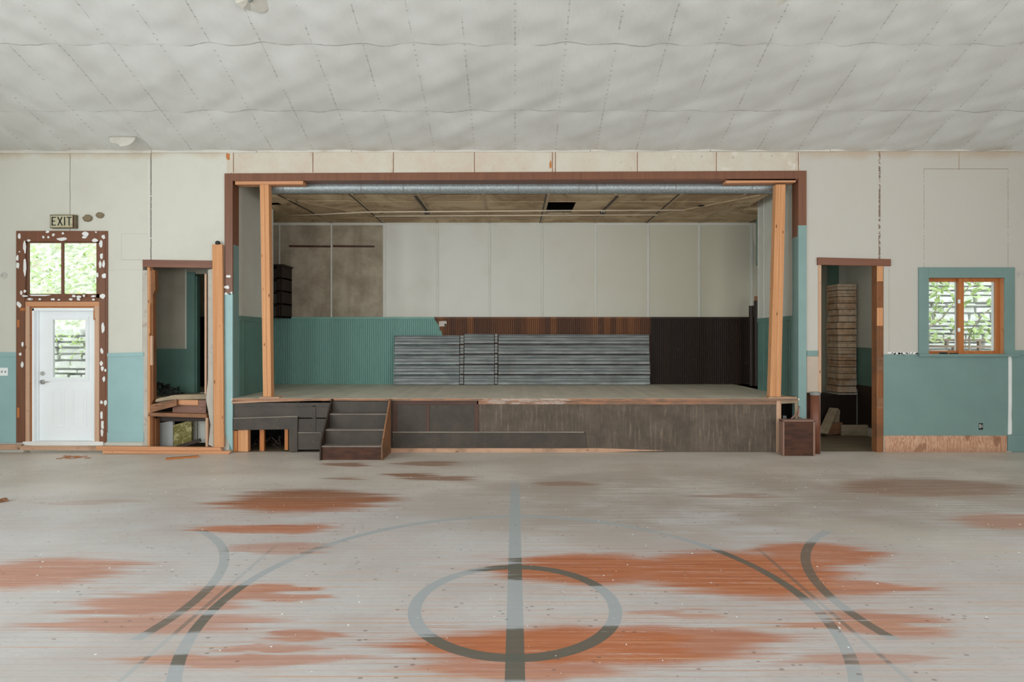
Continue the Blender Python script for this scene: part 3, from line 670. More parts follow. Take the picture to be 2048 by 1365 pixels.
b = MB(); b.disc(wx(86, Yd), wz(764.5, Yd), .036, Yd - .016, .016); b.tube([(wx(86, Yd), Yd - .01, wz(764.5, Yd)), (wx(86, Yd), Yd - .05, wz(764.5, Yd)), (wx(90, Yd), Yd - .058, wz(764.5, Yd)), (wx(96, Yd), Yd - .056, wz(764, Yd)), (wx(101, Yd), Yd - .052, wz(763, Yd))], [.012, .012, .011, .010, .008])
obj('lever_handle', b, M['nickel'], d1, smooth=True)
b = MB(); b.pb(45, 206, 884, 891.5, D - .03, .2); obj('threshold', b, M['spackle'], d1, bev=.003)

w2 = root_struct('window_1', (wx(1934), D, wz(709)), 'sliding window with orange fir sashes in a grey teal surround')
b = MB(); T = .024
b.pb(1838, 1858, 535, 709, D - T, T); b.pb(2010, 2030, 535, 709, D - T, T); b.pb(1858, 2010, 535, 556, D - T + .002, T - .002); b.box(wx(1835), wx(2034), D - .06, D + .06, wz(713.5), wz(708.5))
obj('surround', b, M['teal_d'], w2, bev=.003)
Yg = 9.2; b = MB()
def wp(a, c, y0, y1, Y=Yg, dep=.04): b.pb(a, c, y0, y1, Y, dep)
b.box(wx(1848), wx(2020), D + .001, D + .2, wz(556), wz(550)); b.cur = 2; b.box(wx(2010), wx(2016), D + .001, D + .2, wz(709), wz(552)); b.cur = 0; b.box(wx(1852), wx(1858), D + .001, D + .2, wz(709), wz(552))
b.cur = 1; b.box(wx(1852), wx(2016), D + .06, D + .2, wz(712), wz(708.5))
obj('frame', b, [M['orange'], M['pine_x'], M['pine']], w2, bev=.002)
b = MB(); wp(1850, 1921, 556, 564, Yg + .03); wp(1850, 1921, 702, 711, Yg + .03); wp(1846, 1853, 556, 711, Yg + .03); wp(1916, 1920.5, 556, 711, Yg + .03); l = obj('fixed_sash', b, M['orange'], w2, bev=.003)
b = MB(); wp(1850, 1920, 562, 704, Yg + .045, .006); obj('pane', b, M['glass'], l)
b = MB(); wp(1918, 1928, 556, 711, Yg - .02); wp(1918, 2002, 556, 564, Yg - .018); wp(1918, 2002, 702, 711, Yg - .018); wp(1992, 2003, 556, 711, Yg - .02); sl2 = obj('sliding_sash', b, M['orange'], w2, bev=.003)
b = MB(); wp(1926, 1994, 562, 704, Yg, .006); obj('pane', b, M['glass'], sl2)
b = MB(); wp(1987.5, 1993, 563, 703, Yg + .06, .05); wp(1912, 1916.5, 563, 703, Yg + .075, .03); obj('outer_stop', b, M['white'], w2)
for py in (603, 660): b = MB(); b.pb(1917, 1921, py - 3.5, py + 4, Yg - .035, .02); obj('latch', b, M['white'], sl2, bev=.003)

# ================================================================== THINGS ON THE END WALL
t = thing('exit_sign', 'rusty cream metal sign reading EXIT above the white door', 'sign', (wx(125), D, wz(457)))
b = MB(); b.pb(100, 150.5, 429.5, 456.5, D - .06, .06)
obj('box', b, paint('rusted sign metal', (.20, .17, .10), var=.4, dirt=(.10, .035, .012), dscale=7, damt=.9), t, bev=.004)
b = MB(); b.pb(101.5, 145, 431.5, 454.5, D - .066, .006)
obj('face', b, paint('aged cream enamel', (.52, .49, .33), dirt=(.22, .11, .04), dscale=8, damt=.8), t)
b = MB(); Yl = D - .069
def stroke(pts, w=2.3):
    for (a, c), (e, f) in zip(pts, pts[1:]):
        d = math.hypot(e - a, f - c); nx, ny = -(f - c) / d * w / 2, (e - a) / d * w / 2
        b.pp([(a + nx, c + ny), (e + nx, f + ny), (e - nx, f - ny), (a - nx, c - ny)], Yl, .003)
stroke([(104.2, 434), (104.2, 451.5)]); stroke([(103.2, 435), (111.5, 435)], 2); stroke([(103.2, 442.5), (110, 442.5)], 2); stroke([(103.2, 450.5), (111.5, 450.5)], 2)
stroke([(115, 434), (124.5, 451.5)]); stroke([(124, 434), (115.5, 451.5)]); stroke([(129, 434), (129, 451)]); stroke([(133, 435), (143, 435)], 2); stroke([(138, 435), (138, 451)])
obj('letters', b, M['black'], t)
b = MB(); b.pb(145.2, 147.6, 431, 455, D - .067, .004); obj('end_band', b, M['mahog'], t)
g = G('dry mud'); n = g.noise(40, 5, rough=.7); mud = g.done(g.mix(n, (.17, .13, .075), (.30, .24, .15)), .95, bump=n, bs=.8)
for px, py, rx, ry, L in ((176.5, 437, 9, 7, 'larger ragged mud nest on the wall next to the EXIT sign'), (201, 431, 8, 5.8, 'small oval mud nest on the wall, farther from the EXIT sign')):
    b = MB(); rr = random.Random(px)
    b.ball((wx(px), D - .012, wz(py)), rx * .0076, .03, ry * .0076, 14, 10, .12, rr)
    if rx > 8: b.ball((wx(170), D - .01, wz(437)), .03, .022, .024, 10, 8, .15, rr)
    o = obj('mud_nest', b, mud, None, (wx(px), D, wz(py)), smooth=True); tag(o, L, 'nest', 'mud nests by the exit sign')
def coverplate(px, py, L):
    t = thing('blank_cover_plate', L, 'cover plate', (wx(px), D, wz(py)), 'round cover plates on the end wall')
    b = MB(); b.disc(wx(px), wz(py), .052, D - .008, .010, 28); pl = obj('plate', b, paint('plate paint', (.55, .54, .5), var=.2), t, bev=.003)
    b = MB(); b.disc(wx(px - 3), wz(py), .012, D - .012, .006, 10); obj('screw', b, M['grey_edge'], pl)
coverplate(8, 551.5, 'round painted cover plate on the wall beside the exit door'); coverplate(2040, 550, 'round painted cover plate on the wall beside the sliding window')
t = thing('light_switch', 'white double switch plate on the teal boarding beside the exit door', 'switch', (wx(5), D - .012, wz(744)))
b = MB(); b.pb(-8, 15.5, 736, 752, D - .018, .006); pl = obj('plate', b, M['white'], t, bev=.003)
for px in (-3, 3, 10): b = MB(); b.pb(px - 1, px + 1, 742, 746, D - .028, .01); obj('toggle', b, M['grey_edge'], pl)
t = thing('outlet_box', 'open black outlet box low on the flat teal panel', 'outlet', (wx(1962), D - .006, wz(859)))
b = MB(); b.pb(1957.5, 1966, 847, 860, D - .008, .004); obj('cavity', b, M['void'], t)
b = MB(); b.pb(1958.5, 1962, 849, 857, D - .012, .004); b.pb(1963, 1965, 850, 856, D - .011, .003); obj('receptacle', b, M['grey_edge'], t)
for px, rx, L in ((1886, 6.2, 'round roll of black tape lying on the window sill'), (1906, 7, 'flattened coil of black tape on the window sill near the middle sash')):
    Y = 9.08; b = MB(); z0 = wz(708.5) + (.014 if rx < 6.5 else .008); r = rx * .0072
    b.tube([(wx(px) + r * math.cos(a), Y + r * .9 * math.sin(a), z0) for a in [6.28318 * k / 20 for k in range(21)]], .0135 if rx < 6.5 else .0075, 8, False)
    o = obj('tape_roll', b, M['black'], None, (wx(px), Y, wz(708.5)), smooth=True); tag(o, L, 'tape', 'tape on the window sill')

# ---- new 2x6 stud standing before the wall by the closet
t = thing('pine_stud', 'tall knotty pine stud standing between the closet opening and the stage', 'stud', (wx(435), D - .07, 0))
b = MB(); Y = D - .075; b.pp([(424, 489), (444.5, 489), (447.5, 895.5), (427.5, 895.5)], Y, .04); obj('timber', b, M['pine'], t, bev=.004)
b = MB(); b.ball((wx(434, Y), Y + .02, wz(486, Y)), .036, .036, .034, 14, 10); obj('ball_knob', b, M['black'], t, smooth=True)

# ---- stripped closet framing
t = thing('closet_framing', 'rough stripped studs and ledges framing the closet opening', 'framing', (wx(355), D, 0))
b = MB(); b.pb(285.5, 295, 541, 897, D - .01, .03); b.pp([(416, 540), (425, 538), (427, 895), (417, 890), (421, 850), (412, 800), (416, 760)], D + .0, .05); obj('board_edge', b, M['plaster'], t)
b = MB(); b.pb(294, 299.5, 535, 900, D - .005, .09); b.cur = 1; b.pp([(299.5, 540), (309.5, 540), (310.5, 580), (306, 590), (307, 800), (299.5, 815)], D + .02, .08)
obj('stud', b, [M['pine'], M['old']], t, bev=.002)
for q in ((300, 301.8, 542, 607, D + .01, .02), (300, 305, 672, 731, D - .012, .03)): b = MB(); b.pb(*q); obj('strip', b, M['pine_pale'], t)
for q in ((411, 415.5, 836, 894, D + .0, .09), (409, 413, 548, 792, D + .06, .04)): b = MB(); b.pb(*q); obj('stud', b, M['pine_pale'], t, bev=.002)
b = MB(); b.pp([(297, 826), (412, 829), (414, 836.5), (296, 833)], D - .01, .16); obj('ledge', b, M['old_x'], t, bev=.003)
b = MB(); b.pb(300, 414, 834, 843, D + .17, .05); obj('joist', b, M['dark_x'], t)
b = MB(); b.pp([(352, 800), (396, 800.5), (396, 811.5), (352, 810)], D + .05, .04); obj('block', b, M['pine_x'], t, bev=.003)
b = MB(); b.pp([(296, 811), (353, 799), (353, 812), (297, 827)], D - .004, .05); obj('slanted_plank', b, M['old_x'], t, bev=.003)
b = MB(); b.pb(345, 412, 810, 828, D + .1, .03); b.pb(396, 412, 801, 814, D + .06, .05); obj('back_board', b, paint('dusty red board', (.24, .12, .085), dirt=(.3, .2, .16), dscale=4), t, bev=.002)
b = MB(); b.pp([(312, 799), (345, 791), (424, 788.5), (424, 791), (423, 798), (345, 800), (310, 804)], D + .03, .1); obj('sill_board', b, M['grey_x'], t, bev=.003)
b = MB(); b.box(-6.195, wx(426), D + .14, 9.94, .74, ZD - .003); obj('closet_floor', b, M['grey_x'], t)
b = MB(); b.box(wx(297), wx(303), D + .05, D + .1, 0, wz(836)); b.pb(300, 312, 838, 895, D + .08, .1); obj('stud', b, M['old'], t)
# debris on the closet floor
b = MB(); rr = random.Random(5)
for i in range(60):
    a = rr.random(); x = wx(312, 9.5) + a * .33; y = 9.28 + rr.random() * .45; h = .18 * (1 - a) * rr.random()
    b.bar((x, y, ZD + .01 + h), (x + rr.uniform(-.1, .1), y + rr.uniform(-.1, .1), ZD + .01 + h + rr.uniform(0, .08)), rr.uniform(.01, .05), .012)
o = obj('debris', b, M['void'], None, (wx(330, 9.5), 9.5, ZD)); o['kind'] = 'stuff'; tag(o, 'black charred rubble heaped on the closet floor', 'debris')
# under the closet floor
def slabthing(nm, L, cat, pts, Y, dep, m, grp=None):
    b = MB(); b.pp(pts, Y, dep); xs_ = [wx(p[0], Y) for p in pts]; zs = [wz(p[1], Y) for p in pts]
    return tag(obj(nm, b, m, None, (sum(xs_) / len(xs_), Y, min(zs))), L, cat, grp)
slabthing('foam_panel', 'grey speckled panel standing beneath the closet floor', 'panel', [(312, 848), (345.5, 842), (346, 898), (312, 898)], 9.35, .05, M['foam'])
slabthing('mossy_panel', 'yellow mossy board standing beneath the closet floor', 'panel', [(346.5, 851), (383, 841), (383, 884), (347, 897.5)], 9.36, .05, M['moss'])
slabthing('pale_plank', 'pale plank upright beside the mossy board', 'plank', [(385, 840), (394, 839), (394, 884), (385, 884)], 9.5, .03, M['white_in'], 'pale planks beneath the closet')
slabthing('pale_plank', 'wider pale plank upright next to the closet corner stud', 'plank', [(396, 838), (411, 838), (411, 886), (396, 886)], 9.5, .03, M['white_in'], 'pale planks beneath the closet')
b = MB(); b.bar((wx(352, 9.25), 9.25, .04), (wx(400, 9.28), 9.30, .15), .03, .05)
tag(obj('loose_batten', b, M['dark_x'], None, (wx(380, 9.25), 9.27, .03)), 'dark slanting batten lying below the closet floor', 'batten')

# ---- lumber along the foot of the wall
def board(nm, L, pts, Y, dep, m, grp):
    return slabthing(nm, L, 'board', pts, Y, dep, m, grp)
gl = 'loose boards along the wall foot'
board('floor_board', 'short pale board end against the wall under the light switch', [(-60, 892), (35, 890), (45, 889), (34, 899.5), (-60, 901)], 9.02, .05, M['pine_pale_x'], gl)
board('floor_board', 'long board lying below the white exit door', [(38, 893), (200, 893), (200, 902), (40, 901)], 9.0, .05, M['pine_pale_x'], gl)
board('floor_board', 'upper pine board lying before the closet opening', [(192, 893), (440, 896), (444, 902), (192, 901.5)], 8.98, .06, M['pine_x'], gl)
board('floor_board', 'lower pine board on the floor, ending at the stage corner', [(205, 902), (462, 903), (457, 909), (205, 908)], 8.93, .05, M['pine_x'], gl)
b = MB(); b.bar((wx(337, 8.6), 8.53, .012), (wx(396, 8.7), 8.72, .012), .075, .022); tag(obj('wood_scrap', b, M['orange_x'], None, (wx(366, 8.6), 8.62, 0), bev=.003), 'small orange wood scrap on the floor before the closet', 'scrap')
b = MB(); rr = random.Random(8)
for i in range(26): x, y = wx(135 + rr.gauss(0, 14), 8.65), 8.68 + rr.uniform(-.1, .12); b.bar((x, y, .004), (x + rr.uniform(.02, .09), y + rr.uniform(-.02, .02), .008), .02, .006)
o = obj('wood_splinters', b, M['orange_x'], None, (wx(135, 8.65), 8.7, 0)); o['kind'] = 'stuff'; tag(o, 'orange splinters scattered on the floor before the exit door', 'splinters')
b = MB(); rr = random.Random(21)
for i in range(260):
    y = 3. + 5.3 * rr.random() ** .8; x = rr.uniform(-.86, .86) * y; s = rr.uniform(.0018, .0045)
    b.blob(0, 0, 0, 0, 1) if False else b.box(x - s, x + s * rr.uniform(.6, 2), y - s, y + s, 0, s * .6)
o = obj('paint_flakes', b, M['spackle'], None, (0, 5, 0)); o['kind'] = 'stuff'; tag(o, 'tiny white paint flakes strewn over the worn floor', 'flakes')
b = MB(); b.bar((wx(0, 6.35), 6.3, .015), (wx(8, 6.35), 6.38, .02), .05, .03); b.bar((wx(3, 6.35), 6.33, .03), (wx(16, 6.35), 6.36, .008), .015, .012); tag(obj('wood_chip', b, M['old_x'], None, (wx(5, 6.35), 6.33, 0)), 'small dark wood chip alone on the floor', 'chip')

# ================================================================== THE STAGE
st = thing('stage', 'low raised stage with dark scuffed front boards', 'stage', (0, D, 0))
b = MB(); b.box(wx(465) + .001, wx(1597) - .001, 9.05, 9.31, ZD - .03, ZD); b.box(-4.28, 4.6, 9.31, BY - .02, ZD - .03, ZD); b.box(-6.195, -4.28, 10.05, BY - .02, ZD - .03, ZD); b.box(4.295, 4.9, 10.62, BY - .02, ZD - .03, ZD)
obj('deck', b, M['deck'], st, bev=.004)
b = MB(); b.box(wx(465, 9.05), wx(1596, 9.05), 9.0465, 9.05, ZD - .034, ZD - .002); obj('nosing', b, M['edge'], st)
b = MB(); b.pp([(463, 803.5), (520, 801.5), (672, 798), (672, 801), (520, 805), (463, 808)], D - .03, .12); b.pp([(515, 798), (700, 797), (700, 800), (515, 802)], D - .035, .05); obj('front_board', b, M['pine_pale_x'], st, bev=.002)
b = MB(); b.pp([(955, 797.5), (1552, 797.5), (1552, 810), (953, 809)], D - .012, .05); obj('worn_edge', b, M['edge'], st, bev=.003)
# boarding between the corner and the steps, with its low doorway
b = MB(); b.pb(466, 668, 806, 838, D, .03); b.pb(594, 668, 836, 900, D, .03); obj('front_panel', b, M['apron'], st)
b = MB(); b.pp([(466, 838), (595, 834), (595, 859), (466, 861)], D - .03, .03); b.pb(577.5, 595, 836, 904, D - .028, .028); b.cur = 1; b.pp([(466, 836.6), (595, 832.8), (595, 834.2), (466, 838.2)], D - .034, .036); obj('doorway_casing', b, [M['apron'], M['dust_highlight']], st, bev=.002)
b = MB(); b.pb(596, 660, 866.5, 900, D - .018, .018); b.cur = 1; b.pb(596, 642, 865.3, 866.8, D - .022, .022); b.cur = 0; b.pb(625, 631.5, 812, 866, D - .008, .008); b.pb(468, 668, 806, 814, D - .008, .008); obj('moulding', b, [M['apron'], M['dust_highlight']], st, bev=.002)
for q in ((466, 474.5, 862, 904, D + .01, .05), (519, 528, 858, 903, D + .1, .05), (569, 576, 857, 901, D + .03, .06)): b = MB(); b.pb(*q); obj('stud', b, M['orange'], st, bev=.003)
b = MB(); b.pb(475.5, 496, 860, 904, D + .0, .09); obj('stud', b, M['pine'], st, bev=.004)
b = MB(); b.box(-4.29, -3.3, 10.2, 10.24, 0, .79); b.box(-3.36, -3.3, 9.2, 10.2, 0, .79); b.box(-4.31, -4.285, 9.31, 10.2, 0, .79); obj('crawl_dark_sheet', b, M['void'], st)  # black sheets added to block light and keep the crawl space dark
rr = random.Random(4); b = MB()
for i in range(36): x, y = rr.uniform(-4.05, -3.45), rr.uniform(9.25, 9.8); b.bar((x, y, rr.uniform(.02, .2)), (x + rr.uniform(-.15, .15), y + rr.uniform(-.1, .1), rr.uniform(.02, .22)), .014, .01)
o = obj('dead_twigs', b, M['dark'], None, (-3.75, 9.5, 0)); o['kind'] = 'stuff'; tag(o, 'tangle of dry twigs in the dark hole under the stage', 'twigs')
# boarding from the steps to the far corner
b = MB(); b.pb(770, 957, 798, 905, D, .03); obj('front_panel', b, M['apron'], st)
b = MB(); b.pb(786, 957, 799, 810, D - .012, .012); b.pb(785, 794, 809, 866, D - .01, .01); b.pb(852, 858.5, 809, 866, D - .010, .010); b.pb(949, 957, 799, 866, D - .011, .011); obj('moulding', b, paint('red brown stain', (.10, .048, .035), var=.3, dirt=(.05, .035, .03), dscale=4), st, bev=.002)
b = MB(); b.pb(957, 1553, 809, 905, D + .004, .03); obj('bare_panel', b, M['apron_bare'], st)
b = MB(); b.pp([(785, 866), (1170, 865.5), (1174, 897), (785, 896)], D - .016, .018); b.cur = 1; b.pb(785, 1168, 864.2, 866, D - .020, .02); obj('skirting', b, [M['apron'], M['dust_highlight']], st, bev=.002)
b = MB(); b.pp([(780, 897), (1200, 897), (1330, 901.5), (1200, 905.5), (780, 905.5)], D - .006, .01); obj('raw_toe_strip', b, M['pine_pale_x'], st)
b = MB(); b.pp([(1553, 800), (1562.5, 800), (1562.5, 905), (1553, 905)], D - .012, .06); obj('corner_post', b, M['pine_pale'], st, bev=.002)
b = MB(); b.pp([(1562, 801), (1598, 802), (1599, 808), (1590, 807), (1562, 808)], D - .02, .1); b.pp([(1590, 806), (1597, 806), (1596, 838), (1591, 838)], D - .01, .03); obj('splintered_edge', b, M['grey_x'], st, bev=.002)
b = MB(); b.box(wx(1562), 4.62, 9.5, 9.53, 0, .79); b.box(4.6, 4.62, 9.22, 9.5, 0, .79); b.box(wx(1562), wx(1563.5), D + .05, 9.5, 0, .79); obj('cavity_dark_sheet', b, M['void'], st)  # black sheets added so the broken corner stays a dark hollow
b = MB(); b.tube([(wx(1596), D - .045, wz(812)), (wx(1592), D - .045, wz(826)), (wx(1583), D - .045, wz(834)), (wx(1579), D - .045, wz(838))], .009, 8); b.tube([(wx(1595), D - .045, wz(818)), (wx(1594), D - .045, wz(832)), (wx(1598), D - .04, wz(836))], .008, 8)
tag(obj('electric_cable', b, M['pinkwire'], None, (wx(1588), D, wz(841)), smooth=True), 'pink electric flex dangling from the broken stage corner', 'cable')
b = MB(); b.pb(1566, 1573, 832, 840, D + .15, .05); tag(obj('junction_box', b, M['tab'], None, (wx(1570), D + .2, wz(840))), 'small grey box inside the broken stage corner', 'electrical box')

t = thing('stage_steps', 'three dark wooden steps leading up to the stage', 'steps', (-2.32, 8.8, 0))
xl, xr = wx(640, 8.5), wx(766, 8.5); zs = [.2045, .409, .6135]; yl = [8.5, 8.685, 8.872]
def stringer(x, w, m):
    b = MB(); b.xprism([(8.475, 0), (9.045, 0), (9.045, .815), (9.0, .815), (8.475, .225)], x, x + w); obj('stringer', b, m, t, bev=.004)
stringer(xl, .022, M['dark_x']); stringer(xr - .022, .022, M['old_x'])
for z, y, y2 in zip(zs, yl, yl[1:] + [9.02]):
    b = MB(); b.box(xl + .022, xr - .022, y - .008, y2 + .02, z - .022, z); obj('tread', b, M['deckgrey'] if 'deckgrey' in M else M.setdefault('deckgrey', paint('scuffed tread', (.20, .17, .145), var=.3, dirt=(.1, .07, .055), dscale=5)), t, bev=.005)
for z, y, zb_ in zip(zs + [.80], yl + [9.005], [0] + zs):
    b = MB(); b.box(xl + .022, xr - .022, y + .012, y + .028, zb_, z - .022); obj('riser', b, M['apron'] if z > .3 else M['mahog'], t)

# ---- temporary props under the head of the opening
def prop(L, base, top, header, foot):
    (bx0, bx1), (tx0, tx1) = base, top; Y = D + .012
    t = thing('support_post', L, 'post', (wx((bx0 + bx1) / 2), Y, ZD), 'props under the stage head')
    h = (bx1 - bx0) / 2; hh = (tx1 - tx0) / 2
    for i in (0, 1):
        b = MB(); b.pp([(tx0 + hh * i + .2 * i, 369), (tx0 + hh * (i + 1), 369), (bx0 + h * (i + 1), 794), (bx0 + h * i + .2 * i, 794)], Y, .115); obj('timber', b, M['pine'], t, bev=.004)
    b = MB(); (x0, y0), (x1, y1), th = header; b.pp([(x0, y0), (x1, y1), (x1, y1 + th), (x0, y0 + th)], D - .0, .15); obj('head_plate', b, M['pine_x'], t, bev=.004)
    b = MB(); b.box(wx(foot[0], Y), wx(foot[1], Y), Y - .03, Y + .14, ZD + .001, ZD + .02); obj('foot_wedge', b, M['pine_pale_x'], t, bev=.002)
prop('pine prop carrying the stage head on the closet side', (526, 542.5), (519.5, 537), ((470, 361.8), (606, 361.5), 7.5), (520, 560))
prop('pine prop carrying the stage head on the passage side', (1540, 1562), (1552, 1571.5), ((1452, 357.5), (1592, 355.5), 9), (1536, 1592))

# ---- ventilation duct under the head
t = thing('ventilation_duct', 'long galvanised round duct running under the head of the stage opening', 'duct', (0, 9.38, 3.99))
xa, xb, yd, zd, rd = wx(524, 9.38), wx(1549, 9.38), 9.38, 4.079, .09
b = MB(); b.tube([(xa, yd, zd), (xb, yd, zd)], rd, 32); pp_ = obj('pipe', b, M['galv'], t, smooth=False)
for px in (566, 722, 806, 880, 1037, 1158, 1194, 1352, 1505):
    x = wx(px, yd - .09); b = MB(); b.tube([(x - .008, yd, zd), (x + .008, yd, zd)], rd + .003, 32); obj('joint_band', b, M['tab'], pp_)
for px in (722, 1037, 1194, 1505):
    x = wx(px, yd - .09); b = MB(); b.box(x - .004, x + .004, yd - .004, yd + .004, zd + rd, 4.3); obj('hanger', b, M['tab'], t)

# ---- conduits and their boxes on the stage ceiling
def cz(px, py): Y = (ZS - .03 - H) * F / (VY - py); return (wx(px, Y), Y, ZS - .03)
b = MB(); b.tube([cz(570, 432), cz(735, 424.5), cz(1040, 422), cz(1370, 420.5)], .013, 8); tag(obj('conduit', b, M['conduit'], None, cz(1000, 423), smooth=True), 'longer painted conduit across the stage ceiling, nearer the hall', 'conduit', 'conduits on the stage ceiling')
b = MB(); b.tube([cz(750, 432.5), cz(1040, 431), cz(1315, 430)], .013, 8); tag(obj('conduit', b, M['conduit'], None, cz(1000, 431.5), smooth=True), 'shorter painted conduit across the stage ceiling, nearer the back wall', 'conduit', 'conduits on the stage ceiling')
for px, py, L in ((855, 426.5, 'small dark ceiling box on the conduit, on the side of the beige wall panels'), (1204.5, 426, 'small dark ceiling box on the conduit, past the ceiling hatch')):
    x, y, z = cz(px, py); t = thing('ceiling_box', L, 'electrical box', (x, y, ZS), 'boxes on the stage ceiling')
    b = MB(); b.box(x - .045, x + .045, y - .09, y - .02, ZS - .06, ZS); bx = obj('box', b, M['dark_x'], t, bev=.004)
    b = MB(); b.disc(x - .02, ZS - .03, .011, y - .094, .005, 10); obj('fitting', b, M['white'], bx)
    b = MB(); b.disc(x + .02, ZS - .032, .010, y - .094, .005, 10); obj('fitting', b, M['white'], bx)
    s = -1 if px < 1000 else 1; b = MB(); b.bar((x, y - .1, ZS - .014), (x - .0 + (wx(830 if s < 0 else 1235, 9.55) - x), 9.55, ZS - .014), .03, .02); obj('channel', b, M['dark_x'], t)
x, y, z = cz(763, 428); b = MB(); b.ball((x, y, ZS - .002), .07, .05, .012, 10, 6, .25, random.Random(2)); tag(obj('ceiling_hole', b, M['void'], None, (x, y, ZS)), 'small torn dark patch in the stage ceiling beside the conduit end', 'hole')
x, y, z = cz(1403, 415); b = MB(); b.ball((x, y, ZS - .002), .07, .05, .012, 10, 6, .3, random.Random(9)); b.ball((x + .06, y, ZS - .006), .02, .03, .01, 8, 6); tag(obj('ceiling_hole', b, M['void'], None, (x, y, ZS)), 'torn dark patch in the stage ceiling under the slanting batten', 'hole')

# ---- on and before the back wall
for a, c, L in ((578, 661, 'brown rail on the beige panels, on the half toward the dark shelf'), (666, 748.5, 'brown rail on the beige panels, on the half toward the white panels')):
    b = MB(); b.pp([(a, 490.5), (c, 491.5), (c, 495), (a, 494.5)], BY - .02, .02); tag(obj('wall_rail', b, M['mahog'], None, (wx((a + c) / 2, BY), BY, wz(493, BY))), L, 'rail', 'rails on the beige wall')
t = thing('outlet_plate', 'torn white outlet plate on the brown boarding above the steel planks', 'outlet', (wx(886, 11.8), 11.8, wz(653, 11.8)))
b = MB(); b.pp([(878, 643), (893, 642.5), (893, 648), (891, 653), (878, 653.5)], 11.785, .02); obj('plate', b, paint('dirty plate', (.5, .45, .4), dirt=(.2, .15, .12), dscale=20), t)
so = t.children[0]; b = MB(); b.pb(889, 892, 648, 652, 11.782, .004); obj('socket', b, M['void'], so)
def steel(L, px0, px1, pytop, tabs):
    Yb, lean = 11.60, .14; x0, x1 = wx(px0, 11.64), wx(px1, 11.64)
    t = thing('steel_planks', L, 'steel planks', ((x0 + x1) / 2, Yb, ZD), 'steel planks stacked on the stage')
    ht = wz(pytop, 11.7) - ZD; n = 5; h = ht / n
    for k in range(n):
        pr = [(0, -.012), (.04, .011), (.26, .013), (.31, .0085), (.35, .0085), (.40, .013), (.58, .013), (.63, .0085), (.67, .0085), (.72, .013), (.82, .014), (.88, .034), (.93, .034), (.95, -.008)]
        back = [(.9, -.02), (.05, -.02)]
        j = random.Random(k * 7 + px0).uniform(-.006, .006)
        P_ = [(Yb + lean * ((k + a) * h) / ht - d, ZD + .003 + (k + a) * h) for a, d in pr + back]
        b = MB(); b.xprism(P_, x0 + j, x1 + j); obj('plank', b, M['steel'], t)
    for c0, c1 in tabs:
        for k in range(n):
            for q in range(3):
                a = (k + .1 + q * .3); y = Yb + lean * a / n - .018; z = ZD + a * h
                b = MB(); b.box(wx(c0, 11.64), wx(c1, 11.64), y, y + .02, z, z + h * .26); obj('tab', b, M['tab'], t, bev=.003)
steel('stack of ribbed steel planks leaning on the teal boarding', 788, 918.5, 670.5, [(919.5, 927)])
steel('short stack of ribbed steel planks between the two longer stacks', 928.5, 988.5, 667.5, [(989.5, 995)])
steel('longest stack of ribbed steel planks leaning on the brown boarding', 996.5, 1299.5, 668.5, [])
t = thing('wall_shelf', 'dark open wooden shelf on the stage wall behind the prop', 'shelf', (-4.72, 11.5, wz(637, 11.5)))
Y0 = 11.32; z0, z1 = wz(636, 11.4), wz(533, 11.4); xa, xb = -4.95, wx(564.5, 11.32)
b = MB(); b.box(xb - .11, xb - .04, Y0, Y0 + .05, z0, z1); b.box(xb - .03, xb, Y0, BY - .012, z0, z1); b.box(xa, xa + .03, Y0, BY - .012, z0, z1); obj('upright', b, M['dark'], t, bev=.003)
b = MB(); b.box(xa - .02, xb + .03, Y0 - .02, BY - .012, z1, z1 + .03); obj('cornice', b, M['dark_x'], t, bev=.004)
for k in range(4): b = MB(); z = z0 + (z1 - z0) * k / 4; b.box(xa, xb, Y0, BY - .012, z, z + .03); obj('shelf_board', b, M['dark_x'], t)
# upright rolls in the far corner
for px0, px1, py, Y, L, m in ((1498, 1507, 612, 11.45, 'black roll standing in the stage corner, touching the dark boarding', 'dark'), (1508, 1518, 602, 11.4, 'taller black roll with a brown end in the stage corner beside the side wall', 'dark')):
    x = (wx(px0, Y) + wx(px1, Y)) / 2; r = (wx(px1, Y) - wx(px0, Y)) / 2; zt_ = wz(py, Y)
    t = thing('upright_roll', L, 'roll', (x, Y, ZD), 'rolls in the stage corner')
    b = MB(); b.tube([(x, Y, ZD), (x, Y, zt_)], r, 20); obj('sheet', b, M['void'] if m != 'dark' else M['dark'], t)
    if py == 602: b = MB(); b.tube([(x, Y, zt_), (x, Y, wz(593, Y))], r * .8, 16); obj('core', b, M['old'], t)
b = MB(); b.pp([(1506, 448), (1516, 448), (1516, 492), (1510, 490), (1507, 478)], 11.6, .01); o = obj('cardboard_scrap', b, M['frieze'], None, (wx(1511, 11.6), 11.6, wz(492, 11.6))); tag(o, 'torn beige board scrap high in the stage corner', 'scrap')
b = MB(); b.box(wx(1512, 11.6) - .1, wx(1512, 11.6) + .15, 11.61, BY, wz(440, 11.6) - .05, wz(440, 11.6)); o.data.materials.append(M['frieze'])

